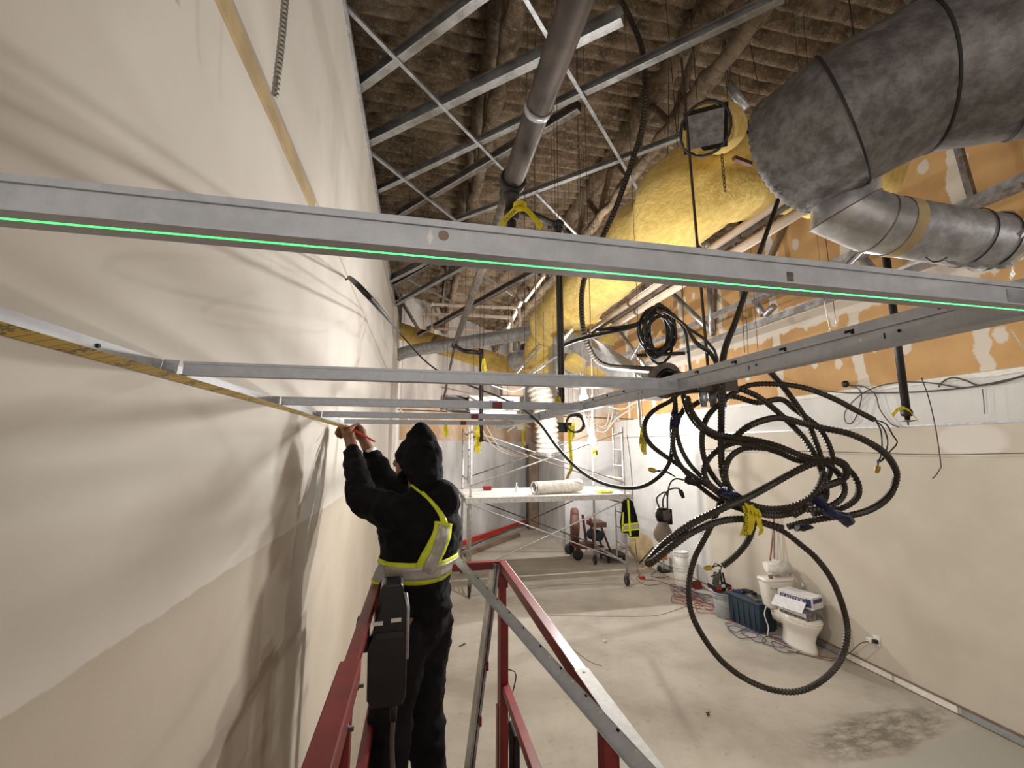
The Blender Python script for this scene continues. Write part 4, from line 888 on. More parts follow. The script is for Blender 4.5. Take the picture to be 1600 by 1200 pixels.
MB().tube([(LX0+.055, 1.42, PZ), (LX0+.055, 1.42, PZ+.63)], .014, 10).build('handle_tube', 'lift_red', t)
# scissor arms and chassis under the platform
for k in range(2):
    for x in (LX0+.05, LX1-.05):
        MB().bar((x, -.4, .35+.3*k), (x, 2.0, .62+.3*k), .03, .08).bar((x+.03, 2.0, .35+.3*k), (x+.03, -.4, .62+.3*k), .03, .08).build('scissor_arm', 'lift_red', t)
MB().bx(LX0, LX1, LY0, LY1-.1, .14, .36).build('chassis', 'deck_red', t, .01)
for x in (LX0, LX1):
    for y in (LY0+.25, LY1-.4): MB().lathe([(.08, -.04), (.13, -.04), (.14, -.02), (.14, .02), (.13, .04), (.08, .04)], (x, y, .14), (1, 0, 0), 20).build('wheel', 'rubber', t)
# control box hooked on the left rail
cb = W(605, 1000, 1.55); ax = (CAM-cb); ax.z = 0; ax.normalize(); u_ = V((0, 0, 1)).cross(ax).normalized(); R_ = Matrix((u_, ax, V((0, 0, 1)))).transposed()
def cbp(du, da, dz): return cb+u_*du+ax*da+V((0, 0, dz))
oc = MB()
sh = [(-.052, .03), (-.045, .09), (-.034, .115), (-.03, .19), (-.02, .205), (.045, .205), (.052, .19), (.056, .15), (.07, .12), (.072, -.17), (.06, -.2), (-.045, -.2), (-.062, -.17), (-.066, .0)]
n = len(sh); sc_ = .98
oc.add([cbp(a*sc_, .05, z) for a, z in sh]+[cbp(a*sc_, -.05, z) for a, z in sh], [tuple(range(n)), tuple(range(n, 2*n))[::-1]]+[(i, (i+1) % n, n+(i+1) % n, n+i) for i in range(n)])
oc = oc.build('control_box', 'black_plastic', t, .008)
MB().box(cbp(-.034, .053, .078), (.035, .004, .013), R_).build('label', 'label_white', oc); MB().box(cbp(.028, .053, .084), (.035, .004, .013), R_).build('label', 'label_white', oc)
MB().box(cbp(.008, .053, .035), (.095, .006, .024), R_).build('recess', 'rubber', oc, .008)
MB().lathe([(.006, 0), (.006, .004)], cbp(.003, .05, .15), ax, 10).build('screw', 'rubber', oc)
MB().tube([cbp(.058, .045, .17), cbp(.068, .045, .12), cbp(.07, .045, -.05)], .006, 8).build('bright_trim', 'galvanised', oc)
MB().box(cbp(-.085, .0, .03), (.045, .08, .1), R_).build('hook_bracket', 'rubber', oc, .006)
MB().tube([cbp(.03, 0, -.2), cbp(.032, 0, -.27)], [.014, .011], 10).build('strain_relief', 'ink_black', oc)
MB().cable([cbp(.032, 0, -.26), cbp(.03, 0, -.34), cbp(.04, .02, -.45), cbp(.06, .03, -.56)], .008, .02, 8).build('cord', 'grey_cable', oc)
# loose metal lengths leaning in the lift
t = thing('steel_tee', 'loose galvanised main tee with slots lying across the right guard rail', 'ceiling tee', W(900, 1070, 1.0))
p0 = W(694, 852, 2.35); p1 = W(1120, 1330, .62)
dd = (p1-p0).normalized(); sd = dd.cross(CAM-p0).normalized(); up_ = sd.cross(dd)
MB().prof(p0, p1, [(-.017, -.003), (.017, -.003), (.017, .012), (.0155, .012), (.0155, -.0015), (-.0155, -.0015), (-.0155, .006), (-.017, .006)], up_).build('channel', 'grid_steel', t)
L_ = (p1-p0).length
for k in range(26):
    q = p0+dd*(.12+k*.062); 
    if .12+k*.062 > L_: break
    MB().box(q+sd*(-.0125)+up_*(-.0012), (.005, .008, .0012), Matrix((sd, dd, up_)).transposed()).build('slot', 'label_white' if k % 2 else 'dark_hole', t)
for k in range(7):
    for ox, oy in ((0, 0), (.004, .006), (-.004, .006), (0, .012)):
        MB().box(p0+dd*(.3+k*.2+oy)+sd*ox+up_*(-.0012), (.0018, .0018, .0012), Matrix((sd, dd, up_)).transposed()).build('hole', 'label_white', t)
t = thing('steel_stud', 'grey metal track length standing upright at the front of the lift', 'stud', W(738, 1190, 2.05))
p0 = W(774, 880, 2.18); p1 = W(727, 1250, 1.98)
MB().prof(p0, p1, cprof(.05, .03), (1, .3, 0)).build('channel', 'stud_steel', t)
for s_ in (.45, .68): MB().box(p0+(p1-p0)*s_+V((.02, -.022, 0)), (.012, .01, .04)).build('red_mark', 'dark_red', t)

# ------------------------------------------------------------------ the worker
def solid(mb, name, m, parent, vox=.011, smooth=6, folds=0):
    me = bpy.data.meshes.new('tmp'); me.from_pydata([tuple(q) for q in mb.v], [], mb.f); me.update()
    bm = bmesh.new(); bm.from_mesh(me); bmesh.ops.recalc_face_normals(bm, faces=bm.faces); bm.to_mesh(me); bm.free()
    o = bpy.data.objects.new('tmp', me); COL.objects.link(o)
    r = o.modifiers.new('r', 'REMESH'); r.mode = 'VOXEL'; r.voxel_size = vox; r.use_smooth_shade = True
    s_ = o.modifiers.new('s', 'SMOOTH'); s_.factor = .5; s_.iterations = smooth
    bpy.context.view_layer.update()
    dg = bpy.context.evaluated_depsgraph_get(); e = bpy.data.meshes.new_from_object(o.evaluated_get(dg)); bpy.data.objects.remove(o)
    off = WLOC[parent.name] if parent else V((0, 0, 0))
    if folds:
        N = [v.normal.copy() for v in e.vertices]
        for v, nn in zip(e.vertices, N):
            c_ = v.co; f_ = noise.noise(V((c_.x*10, c_.y*10, c_.z*26)))+.6*noise.noise(V((c_.x*26, c_.y*26, c_.z*14)))
            v.co = c_+nn*folds*(abs(f_)*1.6-.35)
    bv = BVHTree.FromPolygons([v.co.copy() for v in e.vertices], [tuple(p.vertices) for p in e.polygons])
    e.transform(Matrix.Translation(-off)); e.materials.clear(); e.materials.append(MATS[m])
    for p in e.polygons: p.use_smooth = True
    o = bpy.data.objects.new(name, e); COL.objects.link(o)
    if parent: o.parent = parent; WLOC[o.name] = off.copy()
    return o, bv
def limb(mb, pts, n=14):
    P = [V(p[0]) for p in pts]; R = [p[1] for p in pts]
    Q = []; RR = []
    C = catmull(P, 6)
    for i, q in enumerate(C):
        k = i/6; j = min(int(k), len(R)-2); f = k-j; Q.append(q); RR.append(R[j]*(1-f)+R[j+1]*f)
    mb.tube(Q, RR, n)
    mb.ball(Q[0], RR[0], n, 8); mb.ball(Q[-1], RR[-1], n, 8)
wk = thing('person', 'worker in black hooded jacket and hi-vis vest marking the wall angle overhead', 'person', (0.03, 1.98, PZ))
fd = V((-.78, .62, 0)).normalized(); ld = V((fd.y*-1, fd.x, 0)); ld = V((-fd.y, fd.x, 0))     # facing and his left
HIP = W(650, 962, 1.93); CH = W(652, 838, 1.97); NK = W(662, 772, 1.99); HD = W(651, 716, 2.0)
SL = W(628, 806, 1.88); SR = W(672, 800, 2.12)
EL = W(565, 778, 1.96); WL = W(551, 704, 2.13); HL = W(545, 682, 2.19)
ER = W(603, 752, 2.23); WR = W(577, 706, 2.26); HR = W(567, 684, 2.27)
HL_, HR_ = HIP+ld*.09, HIP-ld*.09
fl = V((HIP.x+ld.x*.11-.02, HIP.y+ld.y*.11, PZ+.09)); fr = V((HIP.x-ld.x*.1+.03, HIP.y-ld.y*.1+.03, PZ+.09))
kl = (HL_+fl)/2+fd*.03; kr = (HR_+fr)/2+fd*.03
# body: one continuous skin mesh with head and hands
bm_ = MB()
limb(bm_, [(HIP, .13), (W(650, 900, 1.95), .12), (CH, .14), (NK-V((0, 0, .05)), .09), (NK, .06), (HD-V((0, 0, .03)), .058)])
bm_.ball(HD, (.078, .082, .112), 18, 14)
fh = (fd*.97+ld*.18+V((0, 0, .1))).normalized()
fx = fh; lx = V((0, 0, 1)).cross(fx).normalized()
def hp_(f_, l_, z_): return HD+fx*f_+lx*l_+V((0, 0, z_))
bm_.ball(hp_(.04, 0, -.05), (.06, .056, .065), 14, 10)
limb(bm_, [(hp_(.085, 0, .0), .012), (hp_(.112, 0, -.035), .014), (hp_(.095, 0, -.045), .012)], 8)          # nose
bm_.ball(hp_(.075, 0, -.07), (.03, .03, .022), 10, 8)                     # lips
for s_ in (-1, 1):
    bm_.ball(hp_(-.005, .078*s_, -.01), (.02, .012, .032), 8, 6)           # ears
    bm_.ball(hp_(.06, .034*s_, .03), (.022, .03, .012), 8, 6)              # brows
limb(bm_, [(CH+V((0, 0, .07)), .09), (SL, .062), (EL, .045), (WL, .03), (HL, .026)]); limb(bm_, [(CH+V((0, 0, .07)), .09), (SR, .062), (ER, .045), (WR, .03), (HR, .026)])
limb(bm_, [(HIP, .12), (HL_, .09), (kl, .06), (fl, .045)]); limb(bm_, [(HIP, .12), (HR_, .09), (kr, .06), (fr, .045)])
# left hand pinching the tape, right hand holding the pencil: palm, four fingers, thumb
def hand(h, wr, tip, cen):
    a = (h-wr).normalized(); tw = (tip-h).normalized(); sd_ = a.cross(tw).normalized(); nrm = sd_.cross(a).normalized()
    bm_.ball(h+a*.02, (.03, .03, .04), 12, 8); limb(bm_, [(h-sd_*.022, .015), (h+a*.05-sd_*.026, .014)], 8); limb(bm_, [(h+sd_*.02, .015), (h+a*.05+sd_*.024, .014)], 8)
    for k, ln in enumerate((.9, 1.0, .95, .78)):
        o_ = sd_*(-.03+.02*k); b0 = h+a*.05+o_
        limb(bm_, [(b0, .0098), (b0+(a*.8+nrm*.5)*.034*ln, .0092), (b0+(a*.65+nrm*1.45)*.034*ln, .0085), (b0+(a*.1+nrm*2.0)*.034*ln, .0076)], 8)
    limb(bm_, [(h-sd_*.03, .012), (h-sd_*.045+a*.03+nrm*.018, .0105), (h-sd_*.03+a*.055+nrm*.045, .009)], 8)
hand(HL, WL, W(535, 664, 2.26), None); hand(HR, WR, W(548, 668, 2.25), None)
body, bvb = solid(bm_, 'body', 'skin', wk, .0075, 3)
# clothing
jk = MB()
limb(jk, [(HIP+V((0, 0, .05)), .155), (W(650, 900, 1.95), .152), (CH, .17), (NK-V((0, 0, .06)), .13), (NK-V((0, 0, .0)), .08)], 18)
jk.ball(CH+V((0, 0, .02))-fd*.02, (.19, .17, .2), 18, 12)
limb(jk, [(CH+V((0, 0, .06)), .12), (SL, .088), ((SL+EL)/2+V((0, 0, -.005)), .078), (EL, .068), ((EL+WL)/2, .058), (WL-(WL-EL).normalized()*.012, .043)])
limb(jk, [(CH+V((0, 0, .06)), .12), (SR, .088), (ER, .068), ((ER+WR)/2, .056), (WR-(WR-ER).normalized()*.02, .042)])
limb(jk, [(W(668, 775, 1.97), .06), (W(692, 772, 1.95), .072), (W(698, 785, 1.95), .06)])
jk.ball(W(694, 778, 1.95), (.062, .07, .085), 14, 10)
jk.v = [q+noise.noise_vector(q*9)*.012+noise.noise_vector(q*24)*.005 for q in jk.v]
jacket, bvj = solid(jk, 'jacket', 'cloth_black', wk, .011, 5, .009)
hd = MB()
for s_, r_ in ((0, 1),):
    hd.ball(HD-fx*.02+V((0, 0, .0)), (.098, .102, .122), 22, 16)
hd.ball(HD-fx*.03+V((0, 0, -.07)), (.1, .1, .1), 16, 10)
limb(hd, [(HD-fx*.03+V((0, 0, .07)), .07), (HD-fx*.005+V((0, 0, .11)), .03)], 12)
hd.ball(HD+fx*.02+V((0, 0, .02)), (.088, .088, .075), 18, 12)
# open the face side of the hood
vv = []
for q in hd.v:
    r_ = q-HD; f_ = r_.dot(fx)
    lim = .1-.55*max(0, r_.z)-1.25*max(0, -r_.z+.005)
    if f_ > lim: q = q-fx*(f_-lim)
    vv.append(q+noise.noise_vector(q*16)*.006)
hd.v = vv
solid(hd, 'hood', 'cloth_black', wk, .008, 3, .005)
bd = MB(); bd.ball(hp_(.052, 0, -.095), (.046, .048, .036), 14, 10); limb(bd, [(hp_(.0, .068, -.05), .02), (hp_(.03, .06, -.075), .024), (hp_(.06, .03, -.09), .024)], 8); limb(bd, [(hp_(.0, -.068, -.05), .02), (hp_(.03, -.06, -.075), .024), (hp_(.06, -.03, -.09), .024)], 8)
solid(bd, 'beard', 'beard', wk, .008, 2)
tr_ = MB()
limb(tr_, [(HIP+V((0, 0, .1)), .145), (HIP-V((0, 0, .02)), .15)], 18)
limb(tr_, [(HIP, .125), (HL_-V((0, 0, .08)), .115), (kl, .088), ((kl+fl)/2, .082), (fl+V((0, 0, .03)), .078)], 16); limb(tr_, [(HIP, .125), (HR_-V((0, 0, .08)), .115), (kr, .088), ((kr+fr)/2, .082), (fr+V((0, 0, .03)), .078)], 16)
tr_.v = [q+noise.noise_vector(q*8)*.014+noise.noise_vector(V((q.x*9, q.y*9, q.z*24)))*.006 for q in tr_.v]
solid(tr_, 'trousers', 'trouser_black', wk, .012, 4, .007)
for f_ in (fl, fr):
    bt = MB(); limb(bt, [(f_+V((0, 0, .04)), .06), (f_-V((0, 0, .03)), .058), (f_+fd*.1-V((0, 0, .045)), .05), (f_+fd*.17-V((0, 0, .052)), .04)], 12)
    bt.v = [V((q.x, q.y, max(q.z, PZ+.002))) for q in bt.v]; solid(bt, 'boot', 'rubber', wk, .011, 2)
for a, b_, r_ in ((WR, ER, .037),):
    MB().lathe([(r_, 0), (r_+.004, .004), (r_+.004, .016), (r_, .02)], a-(a-b_).normalized()*.012, (a-b_).normalized(), 16, cap=False).build('white_cuff', 'white_plastic', wk)
# vest bands laid on the jacket
def ring(z0, z1, m, nm, off=.006, n=64, a0=0, a1=2*math.pi):
    c0 = W(650, 900, 1.95); vs = []
    K = 4
    for i in range(n+1):
        an = a0+(a1-a0)*i/n; dv = V((math.cos(an), math.sin(an), 0))
        for k in range(K+1):
            z = z0+(z1-z0)*k/K; o_ = V((c0.x, c0.y, z))+dv*.6
            h, nn, _, ds = bvj.ray_cast(o_, -dv, .6)
            if h is None: h = V((c0.x, c0.y, z))+dv*.15
            vs.append(h+dv*off)
    for i in range(n+1):
        an = a0+(a1-a0)*i/n; dv = V((math.cos(an), math.sin(an), 0))
        for k in range(K+1): vs.append(vs[i*(K+1)+k]-dv*.004)
    o2 = (n+1)*(K+1); fs = []
    for i in range(n):
        for k in range(K):
            a = i*(K+1)+k; fs += [(a, a+1, a+K+2, a+K+1), (o2+a, o2+a+K+1, o2+a+K+2, o2+a+1)]
        a = i*(K+1); fs += [(a, a+K+1, o2+a+K+1, o2+a), (a+K, o2+a+K, o2+a+2*K+1, a+2*K+1)]
    return MB().add(vs, fs, True).build(nm, m, vest)
vest = MB().ball(CH, .01, 6, 4).build('vest', 'hivis', wk)
zt = lambda v: PL(655, v, Y=1.80).z
ring(zt(932), zt(893), 'hivis', 'lime_band', .007); ring(zt(924), zt(901), 'reflective', 'silver_band', .0105)
def laid(pts, width, m, nm, off=.008):
    C = catmull([V((u, v, 0)) for u, v in pts], 6); vs = []; K = 4; good = []
    for i, q in enumerate(C):
        tg = (C[min(i+1, len(C)-1)]-C[max(i-1, 0)]).normalized(); nn = V((-tg.y, tg.x, 0))
        w_ = width[0]+(width[1]-width[0])*i/(len(C)-1); row = []
        for k in range(K+1):
            p = q+nn*w_*(k/K-.5); r_ = (W(p.x, p.y, 1)-CAM).normalized()
            h, no, _, ds = bvj.ray_cast(CAM, r_, 4)
            if h is None: h, no, _, ds = bvj.find_nearest(W(p.x, p.y, 1.9))
            row.append((h, no))
        good.append(row)
    for row in good: vs += [h+no*off for h, no in row]
    for row in good: vs += [h+no*(off-.005) for h, no in row]
    n = len(good); o2 = n*(K+1); fs = []
    for i in range(n-1):
        for k in range(K):
            a = i*(K+1)+k; fs += [(a, a+1, a+K+2, a+K+1), (o2+a, o2+a+K+1, o2+a+K+2, o2+a+1)]
        a = i*(K+1); fs += [(a, a+K+1, o2+a+K+1, o2+a), (a+K, o2+a+K, o2+a+2*K+1, a+2*K+1)]
    return MB().add(vs, fs, True).build(nm, m, vest)
laid([(644, 758), (660, 770), (676, 786), (688, 804), (694, 818)], (5, 9), 'hivis', 'lime_strap')
laid([(692, 816), (688, 838), (677, 862), (668, 880), (663, 894)], (27, 33), 'hivis', 'lime_strap')
laid([(692, 820), (689, 840), (680, 864), (672, 882), (668, 894)], (15, 18), 'reflective', 'silver_strap', .0115)
# loose front flap of the vest
fp = [W(594, 878, 1.84), W(586, 892, 1.83), W(580, 908, 1.83), W(592, 912, 1.83), W(602, 900, 1.84), W(607, 882, 1.85)]
mb = MB().add([q for q in fp]+[q+V((0, .012, 0)) for q in fp], [tuple(range(6)), tuple(range(6, 12))[::-1]]+[(i, (i+1) % 6, 6+(i+1) % 6, 6+i) for i in range(6)]); mb.build('front_flap', 'reflective', vest)
MB().ribbon([W(593, 877, 1.83), W(602, 880, 1.835), W(612, 884, 1.84), W(626, 886, 1.82)], .02, (0, 0, 1), .002).build('lime_edge', 'hivis', vest); MB().ribbon([W(580, 906, 1.825), W(586, 911, 1.825), W(593, 913, 1.825)], .014, (0, 0, 1), .002).build('lime_edge', 'hivis', vest)
# pencil and tape case in the hands
t = thing('carpenter_pencil', 'red carpenter pencil held in the worker right hand', 'pencil', W(570, 678, 2.2))
MB().prof(W(545, 667, 2.24), W(585, 690, 2.13), [(-.006, -.003), (.006, -.003), (.006, .003), (-.006, .003)]).build('shaft', 'red_paint', t); MB().tube([W(545, 667, 2.24), W(539, 664, 2.255)], [.0035, .001], 6).build('lead', 'ink_black', t)

# ------------------------------------------------------------------ things along the right wall
def lathe_bucket(t, c, h, r0, r1, m, rings=True):
    c = V(c); body = MB().lathe([(r0*.96, 0), (r0, .01), (r1, h), (r1-.006, h), (r0-.006, .014), (.001, .014)], c, n=28, cap=False).build('body', m, t)
    MB().lathe([(r1, h-.012), (r1+.012, h-.01), (r1+.012, h+.004), (r1-.008, h+.004)], c, n=28, cap=False).build('rim', m, t)
    if rings:
        for dz in (.05, .075): MB().lathe([(r1-.002, h-dz), (r1+.008, h-dz+.004), (r1+.008, h-dz+.01), (r1-.002, h-dz+.014)], c, n=28, cap=False).build('rib', m, t)
    return body
def bail(t, c, h, r, a, sag):
    c = V(c); P = []
    for i in range(9):
        an = a+math.pi*i/8; P.append(c+V((math.cos(an)*(r+.012), math.sin(an)*(r+.012), h-sag*math.sin(math.pi*i/8))))
    MB().cable(P, .0035, .03, 6).build('bail_handle', 'galvanised', t)
gb = PL(1140, 968, Z=0); gb.x = min(gb.x, 5.0); gb += V((.0, .12, 0))
t = thing('grey_bucket', 'grey plastic bucket with wire handle beside the dark tote', 'bucket', gb)
lathe_bucket(t, gb, .37, .13, .15, 'bucket_grey'); bail(t, gb, .27, .14, math.pi*.95, .1)
# tray of tools on the bucket
zb = .376
t = thing('tool_tray', 'black and red tool tray with trowels resting on the grey bucket', 'tool tray', gb+V((.05, .1, zb)))
tc = gb+V((.04, .12, zb))
MB().box(tc+V((0, 0, .02)), (.3, .2, .03)).box(tc+V((-.145, 0, .05)), (.01, .2, .05)).box(tc+V((.145, 0, .05)), (.01, .2, .05)).build('tray', 'ink_black', t, .004)
MB().box(tc+V((-.09, -.105, .035)), (.09, .008, .04)).box(tc+V((.1, -.105, .035)), (.06, .008, .04)).build('red_trim', 'red_paint', t)
MB().box(tc+V((-.05, 0, .16)), (.13, .012, .2), Matrix.Rotation(.25, 3, 'Y')).build('trowel_blade', 'old_steel', t, .003)
MB().box(tc+V((.05, .02, .17)), (.035, .02, .24), Matrix.Rotation(-.12, 3, 'Y')).box(tc+V((.09, .0, .15)), (.03, .02, .2), Matrix.Rotation(-.2, 3, 'Y')).build('tool_handle', 'rubber', t, .006)
MB().box(tc+V((.02, -.07, .06)), (.05, .03, .04)).build('scraper', 'label_white', t, .004)
MB().tube([tc+V((.05, -.1, .03)), tc+V((.06, -.14, -.05))], .012, 8).build('brush_handle', 'tape_tan', t)
# dark tote with lid clutter
tt = V((4.98, 5.98, 0))
t = thing('storage_tote', 'dark blue plastic storage tote standing between bucket and toilet', 'tote', tt)
Rt = Matrix.Rotation(math.radians(6), 3, 'Z')
mb = MB(); vs = []
for z, s_ in ((0, .86), (.4, 1.0), (.4, .95), (.02, .8)):
    for dx, dy in ((-1, -1), (1, -1), (1, 1), (-1, 1)): vs.append(tt+Rt @ V((dx*.17*s_, dy*.3*s_, z)))
mb.add(vs, [(3, 2, 1, 0)]+[(k*4+i, k*4+(i+1) % 4, k*4+4+(i+1) % 4, k*4+4+i) for k in range(3) for i in range(4)]+[(12, 13, 14, 15)]).build('body', 'tote', t, .01)
MB().box(tt+V((0, 0, .405)), (.38, .64, .03), Rt).build('lid', 'tote', t, .01)
for k in range(5): MB().box(tt+Rt @ V((-.165, -.2+.1*k, .2)), (.012, .02, .34), Rt).build('rib', 'tote', t, .003)
for k, (dx, dy, s_, m, l) in enumerate([(-.05, -.1, (.07, .28, .03), 'old_steel', 'grey drywall knife lying on the dark tote lid'), (.06, .08, (.09, .2, .05), 'ink_black', 'black power tool case on the dark tote lid'), (-.04, .2, (.05, .16, .03), 'carton_blue', 'small blue packet on the dark tote lid')]):
    t = thing('hand_tool', l, 'tool', tt+V((dx, dy, .42)), 'tools on the tote')
    q = tt+Rt @ V((dx, dy, .42+s_[2]/2)); MB().box(q, s_, Matrix.Rotation(.3*k-.2, 3, 'Z')).build('body', m, t, .006); MB().box(q+V((0, -.02, s_[2]/2+.008)), (s_[0]*.5, s_[1]*.4, .016), Matrix.Rotation(.3*k-.2, 3, 'Z')).build('grip', 'rubber', t, .004)
# toilet
tc = V((5.06, 5.22, 0)); 
t = thing('toilet', 'white ceramic toilet standing loose by the right wall with boxes on it', 'toilet', tc)
fw_ = V((-.05, -1, 0)).normalized(); sd_ = V((1, -.05, 0)).normalized()
def tp_(f_, s_, z): return tc+fw_*f_+sd_*s_+V((0, 0, z))
def loft(rows, nm, m, smooth=True):
    n = len(rows[0]); vs = [q for r in rows for q in r]
    fs = [(i*n+j, i*n+(j+1) % n, (i+1)*n+(j+1) % n, (i+1)*n+j) for i in range(len(rows)-1) for j in range(n)]+[tuple(range(n))[::-1], tuple(range((len(rows)-1)*n, len(rows)*n))]
    return MB().add(vs, fs, smooth).build(nm, m, t)
def oval(f0, a, b_, z, n=28): return [tp_(f0+a*math.cos(2*math.pi*j/n), b_*math.sin(2*math.pi*j/n), z) for j in range(n)]
loft([oval(-.02, .27, .125, 0), oval(-.02, .265, .12, .05), oval(-.02, .25, .1, .16), oval(.0, .26, .125, .25), oval(.02, .29, .17, .33), oval(.03, .3, .185, .375), oval(.03, .3, .185, .395)], 'bowl', 'ceramic')
loft([oval(.03, .305, .19, .396), oval(.03, .31, .195, .405), oval(.03, .305, .19, .415)], 'seat', 'ceramic')
loft([oval(.02, .3, .188, .417), oval(.02, .305, .192, .43), oval(.02, .29, .18, .438)], 'seat_lid', 'ceramic')
def rr(f0, a, b_, z, n=7, rad=.05):
    out = []
    for cx_, cy_, a0 in ((a-rad, b_-rad, 0), (-(a-rad), b_-rad, 90), (-(a-rad), -(b_-rad), 180), (a-rad, -(b_-rad), 270)):
        for i in range(n): an = math.radians(a0+90*i/(n-1)); out.append(tp_(f0+cx_+rad*math.cos(an), cy_+rad*math.sin(an), z))
    return out
TF = -.36
loft([rr(TF, .075, .17, .4), rr(TF, .085, .19, .44), rr(TF, .1, .225, .74), rr(TF, .1, .225, .76)], 'tank', 'ceramic')
loft([rr(TF, .108, .235, .762), rr(TF, .11, .238, .775), rr(TF, .108, .235, .8), rr(TF, .1, .225, .806)], 'tank_lid', 'ceramic')
loft([rr(-.26, .12, .1, .25, rad=.04), rr(-.28, .12, .12, .4, rad=.04)], 'tank_shelf', 'ceramic')
MB().tube([tp_(TF+.1, -.16, .69), tp_(TF+.135, -.16, .69), tp_(TF+.14, -.1, .685)], .009, 8).build('flush_lever', 'galvanised', t)
MB().cable([tp_(TF+.02, -.2, .42), tp_(TF, -.22, .3), tp_(TF+.02, -.19, .15), tp_(TF, -.2, .02)], .008, .03, 8).build('supply_hose', 'label_white', t)
for s_ in (-1, 1): MB().lathe([(.022, 0), (.02, .015), (.008, .022)], tp_(-.02, .1*s_, .03), (0, 0, 1), 10).build('bolt_cap', 'ceramic', t)
# cartons on the bowl
def carton(c, s_, rz, nm, label, m, extra=None):
    t = thing(nm, label, 'box', V(c)); R_ = Matrix.Rotation(rz, 3, 'Z')
    MB().box(V(c)+V((0, 0, s_[2]/2)), s_, R_).build('carton', m, t, .003)
    return t, R_
ck = tp_(.06, .0, .44)
t, R_ = carton(ck, (.4, .3, .13), -1.42, 'lower_carton', 'grey printed carton lying on the toilet seat under the plastic carton', 'carton_dark')
MB().box(ck+R_ @ V((0, -.171, .07)), (.38, .002, .05), R_).build('picture_band', 'carton', t)
ck2 = ck+V((.02, .02, .131))
t, R_ = carton(ck2, (.44, .24, .15), -1.3, 'plastic_carton', 'white and blue carton of plastic sheet on top of the toilet bowl', 'carton')
tr_ = R_ @ V((1, 0, 0)); nr_ = R_ @ V((0, -1, 0))
MB().box(ck2+R_ @ V((-.03, -.121, .085)), (.32, .002, .06), R_).build('blue_panel', 'carton_blue', t)
text('PLASTIDOR', .056, ck2+R_ @ V((-.03, -.1235, .085)), tr_, (0, 0, 1), 'label_white', 'lettering', t)
MB().box(ck2+R_ @ V((.17, -.121, .075)), (.07, .002, .1), R_).build('blue_panel', 'carton_blue', t); MB().box(ck2+R_ @ V((.221, 0, .1)), (.002, .2, .05), R_).build('blue_panel', 'carton_blue', t)
MB().box(ck2+R_ @ V((-.05, -.19, .02)), (.4, .16, .004), R_ @ Matrix.Rotation(.75, 3, 'X')).build('open_flap', 'carton', t)
# bagged rolls and cup on the tank
tz = .806
t = thing('bagged_rolls', 'clear plastic bag of white rolls lying on the toilet tank', 'bag', tp_(TF, .03, tz))
for k in range(4):
    a = tp_(TF+.05-.05*k, -.17+.03*k, tz+.12+.03*(k % 2)); MB().tube([a, a+sd_*.26+V((0, 0, -.02))], .036, 14).build('roll', 'white_plastic', t)
mb = MB().ball(tp_(TF-.03, .1, tz+.11), (.16, .12, .11), 20, 14); mb.jitter(.04, 14); mb.jitter(.012, 40); mb.build('plastic_bag', 'bag', t)
t = thing('paper_cup', 'small brown and white cup standing on the toilet tank', 'cup', tp_(TF+.05, -.1, tz))
MB().lathe([(.028, 0), (.034, .05)], tp_(TF+.06, -.12, tz), n=14).build('sleeve', 'brown_paint', t); MB().lathe([(.034, .05), (.037, .09)], tp_(TF+.06, -.12, tz), n=14).build('cup', 'white_plastic', t)
t = thing('pipe_fitting', 'chrome fitting standing behind the carton by the wall', 'fitting', tp_(-.12, .26, .44+.0))
MB().lathe([(.012, 0), (.03, .02), (.026, .06), (.014, .08)], ck2+V((.17, .1, .15)), n=12).build('knob', 'galvanised', t)
# rods leaning on the wall behind the toilet
for k, (a, b_, m, l) in enumerate([((1203, 880), (1211, 800), 'cord_red', 'thin red rod leaning upright behind the toilet tank'), ((1210, 876), (1208, 800), 'old_steel', 'thin grey rod leaning upright behind the toilet tank')]):
    p = PL(*a, X=5.28); q = PL(*b_, X=5.33); d_ = (q-p).normalized(); p2 = p-d_*(p.z/d_.z)+V((0, 0, .01)); tag(MB().tube([p2, q], .011, 8).build('leaning_rod', m), l, 'rod', 'rods behind the toilet')
# outlet plate with plug and cord on the right wall
oq = PL(1371, 1002, X=XR)
t = thing('wall_outlet', 'white outlet plate with plugged cord low on the right wall', 'outlet', oq)
MB().bx(XR-.008, XR, oq.y-.035, oq.y+.04, oq.z-.055, oq.z+.06).build('plate', 'white_plastic', t, .003)
MB().bx(XR-.05, XR-.008, oq.y-.02, oq.y+.02, oq.z-.02, oq.z+.02).build('plug', 'ink_black', t, .004)
MB().box((XR-.05, oq.y+.05, oq.z), (.05, .06, .05)).build('adapter', 'white_plastic', t, .01)
MB().cable([(XR-.05, oq.y, oq.z), (XR-.1, oq.y+.12, oq.z-.06), PL(1325, 1022, X=5.27), PL(1300, 1032, Z=.008), PL(1270, 1026, Z=.008), PL(1230, 1016, Z=.008)], .005, .03, 6).build('cord', 'grey_cable', t)
# white buckets stacked
wb = PL(1067, 918, Z=0)+V((.05, .1, 0))
t = thing('white_bucket', 'lower white plastic bucket of the stack by the corner of the right wall', 'bucket', wb); lathe_bucket(t, wb, .36, .135, .15, 'white_plastic')
MB().lathe([(.14, .12), (.142, .2)], wb, n=28, cap=False).build('label', 'nut_yellow', t)
wb2 = wb+V((0, 0, .24))
t = thing('clear_bucket', 'upper translucent white bucket standing in the lower bucket', 'bucket', wb2); lathe_bucket(t, wb2, .4, .122, .14, 'white_plastic', True); bail(t, wb2, .36, .135, 3.3, .05)
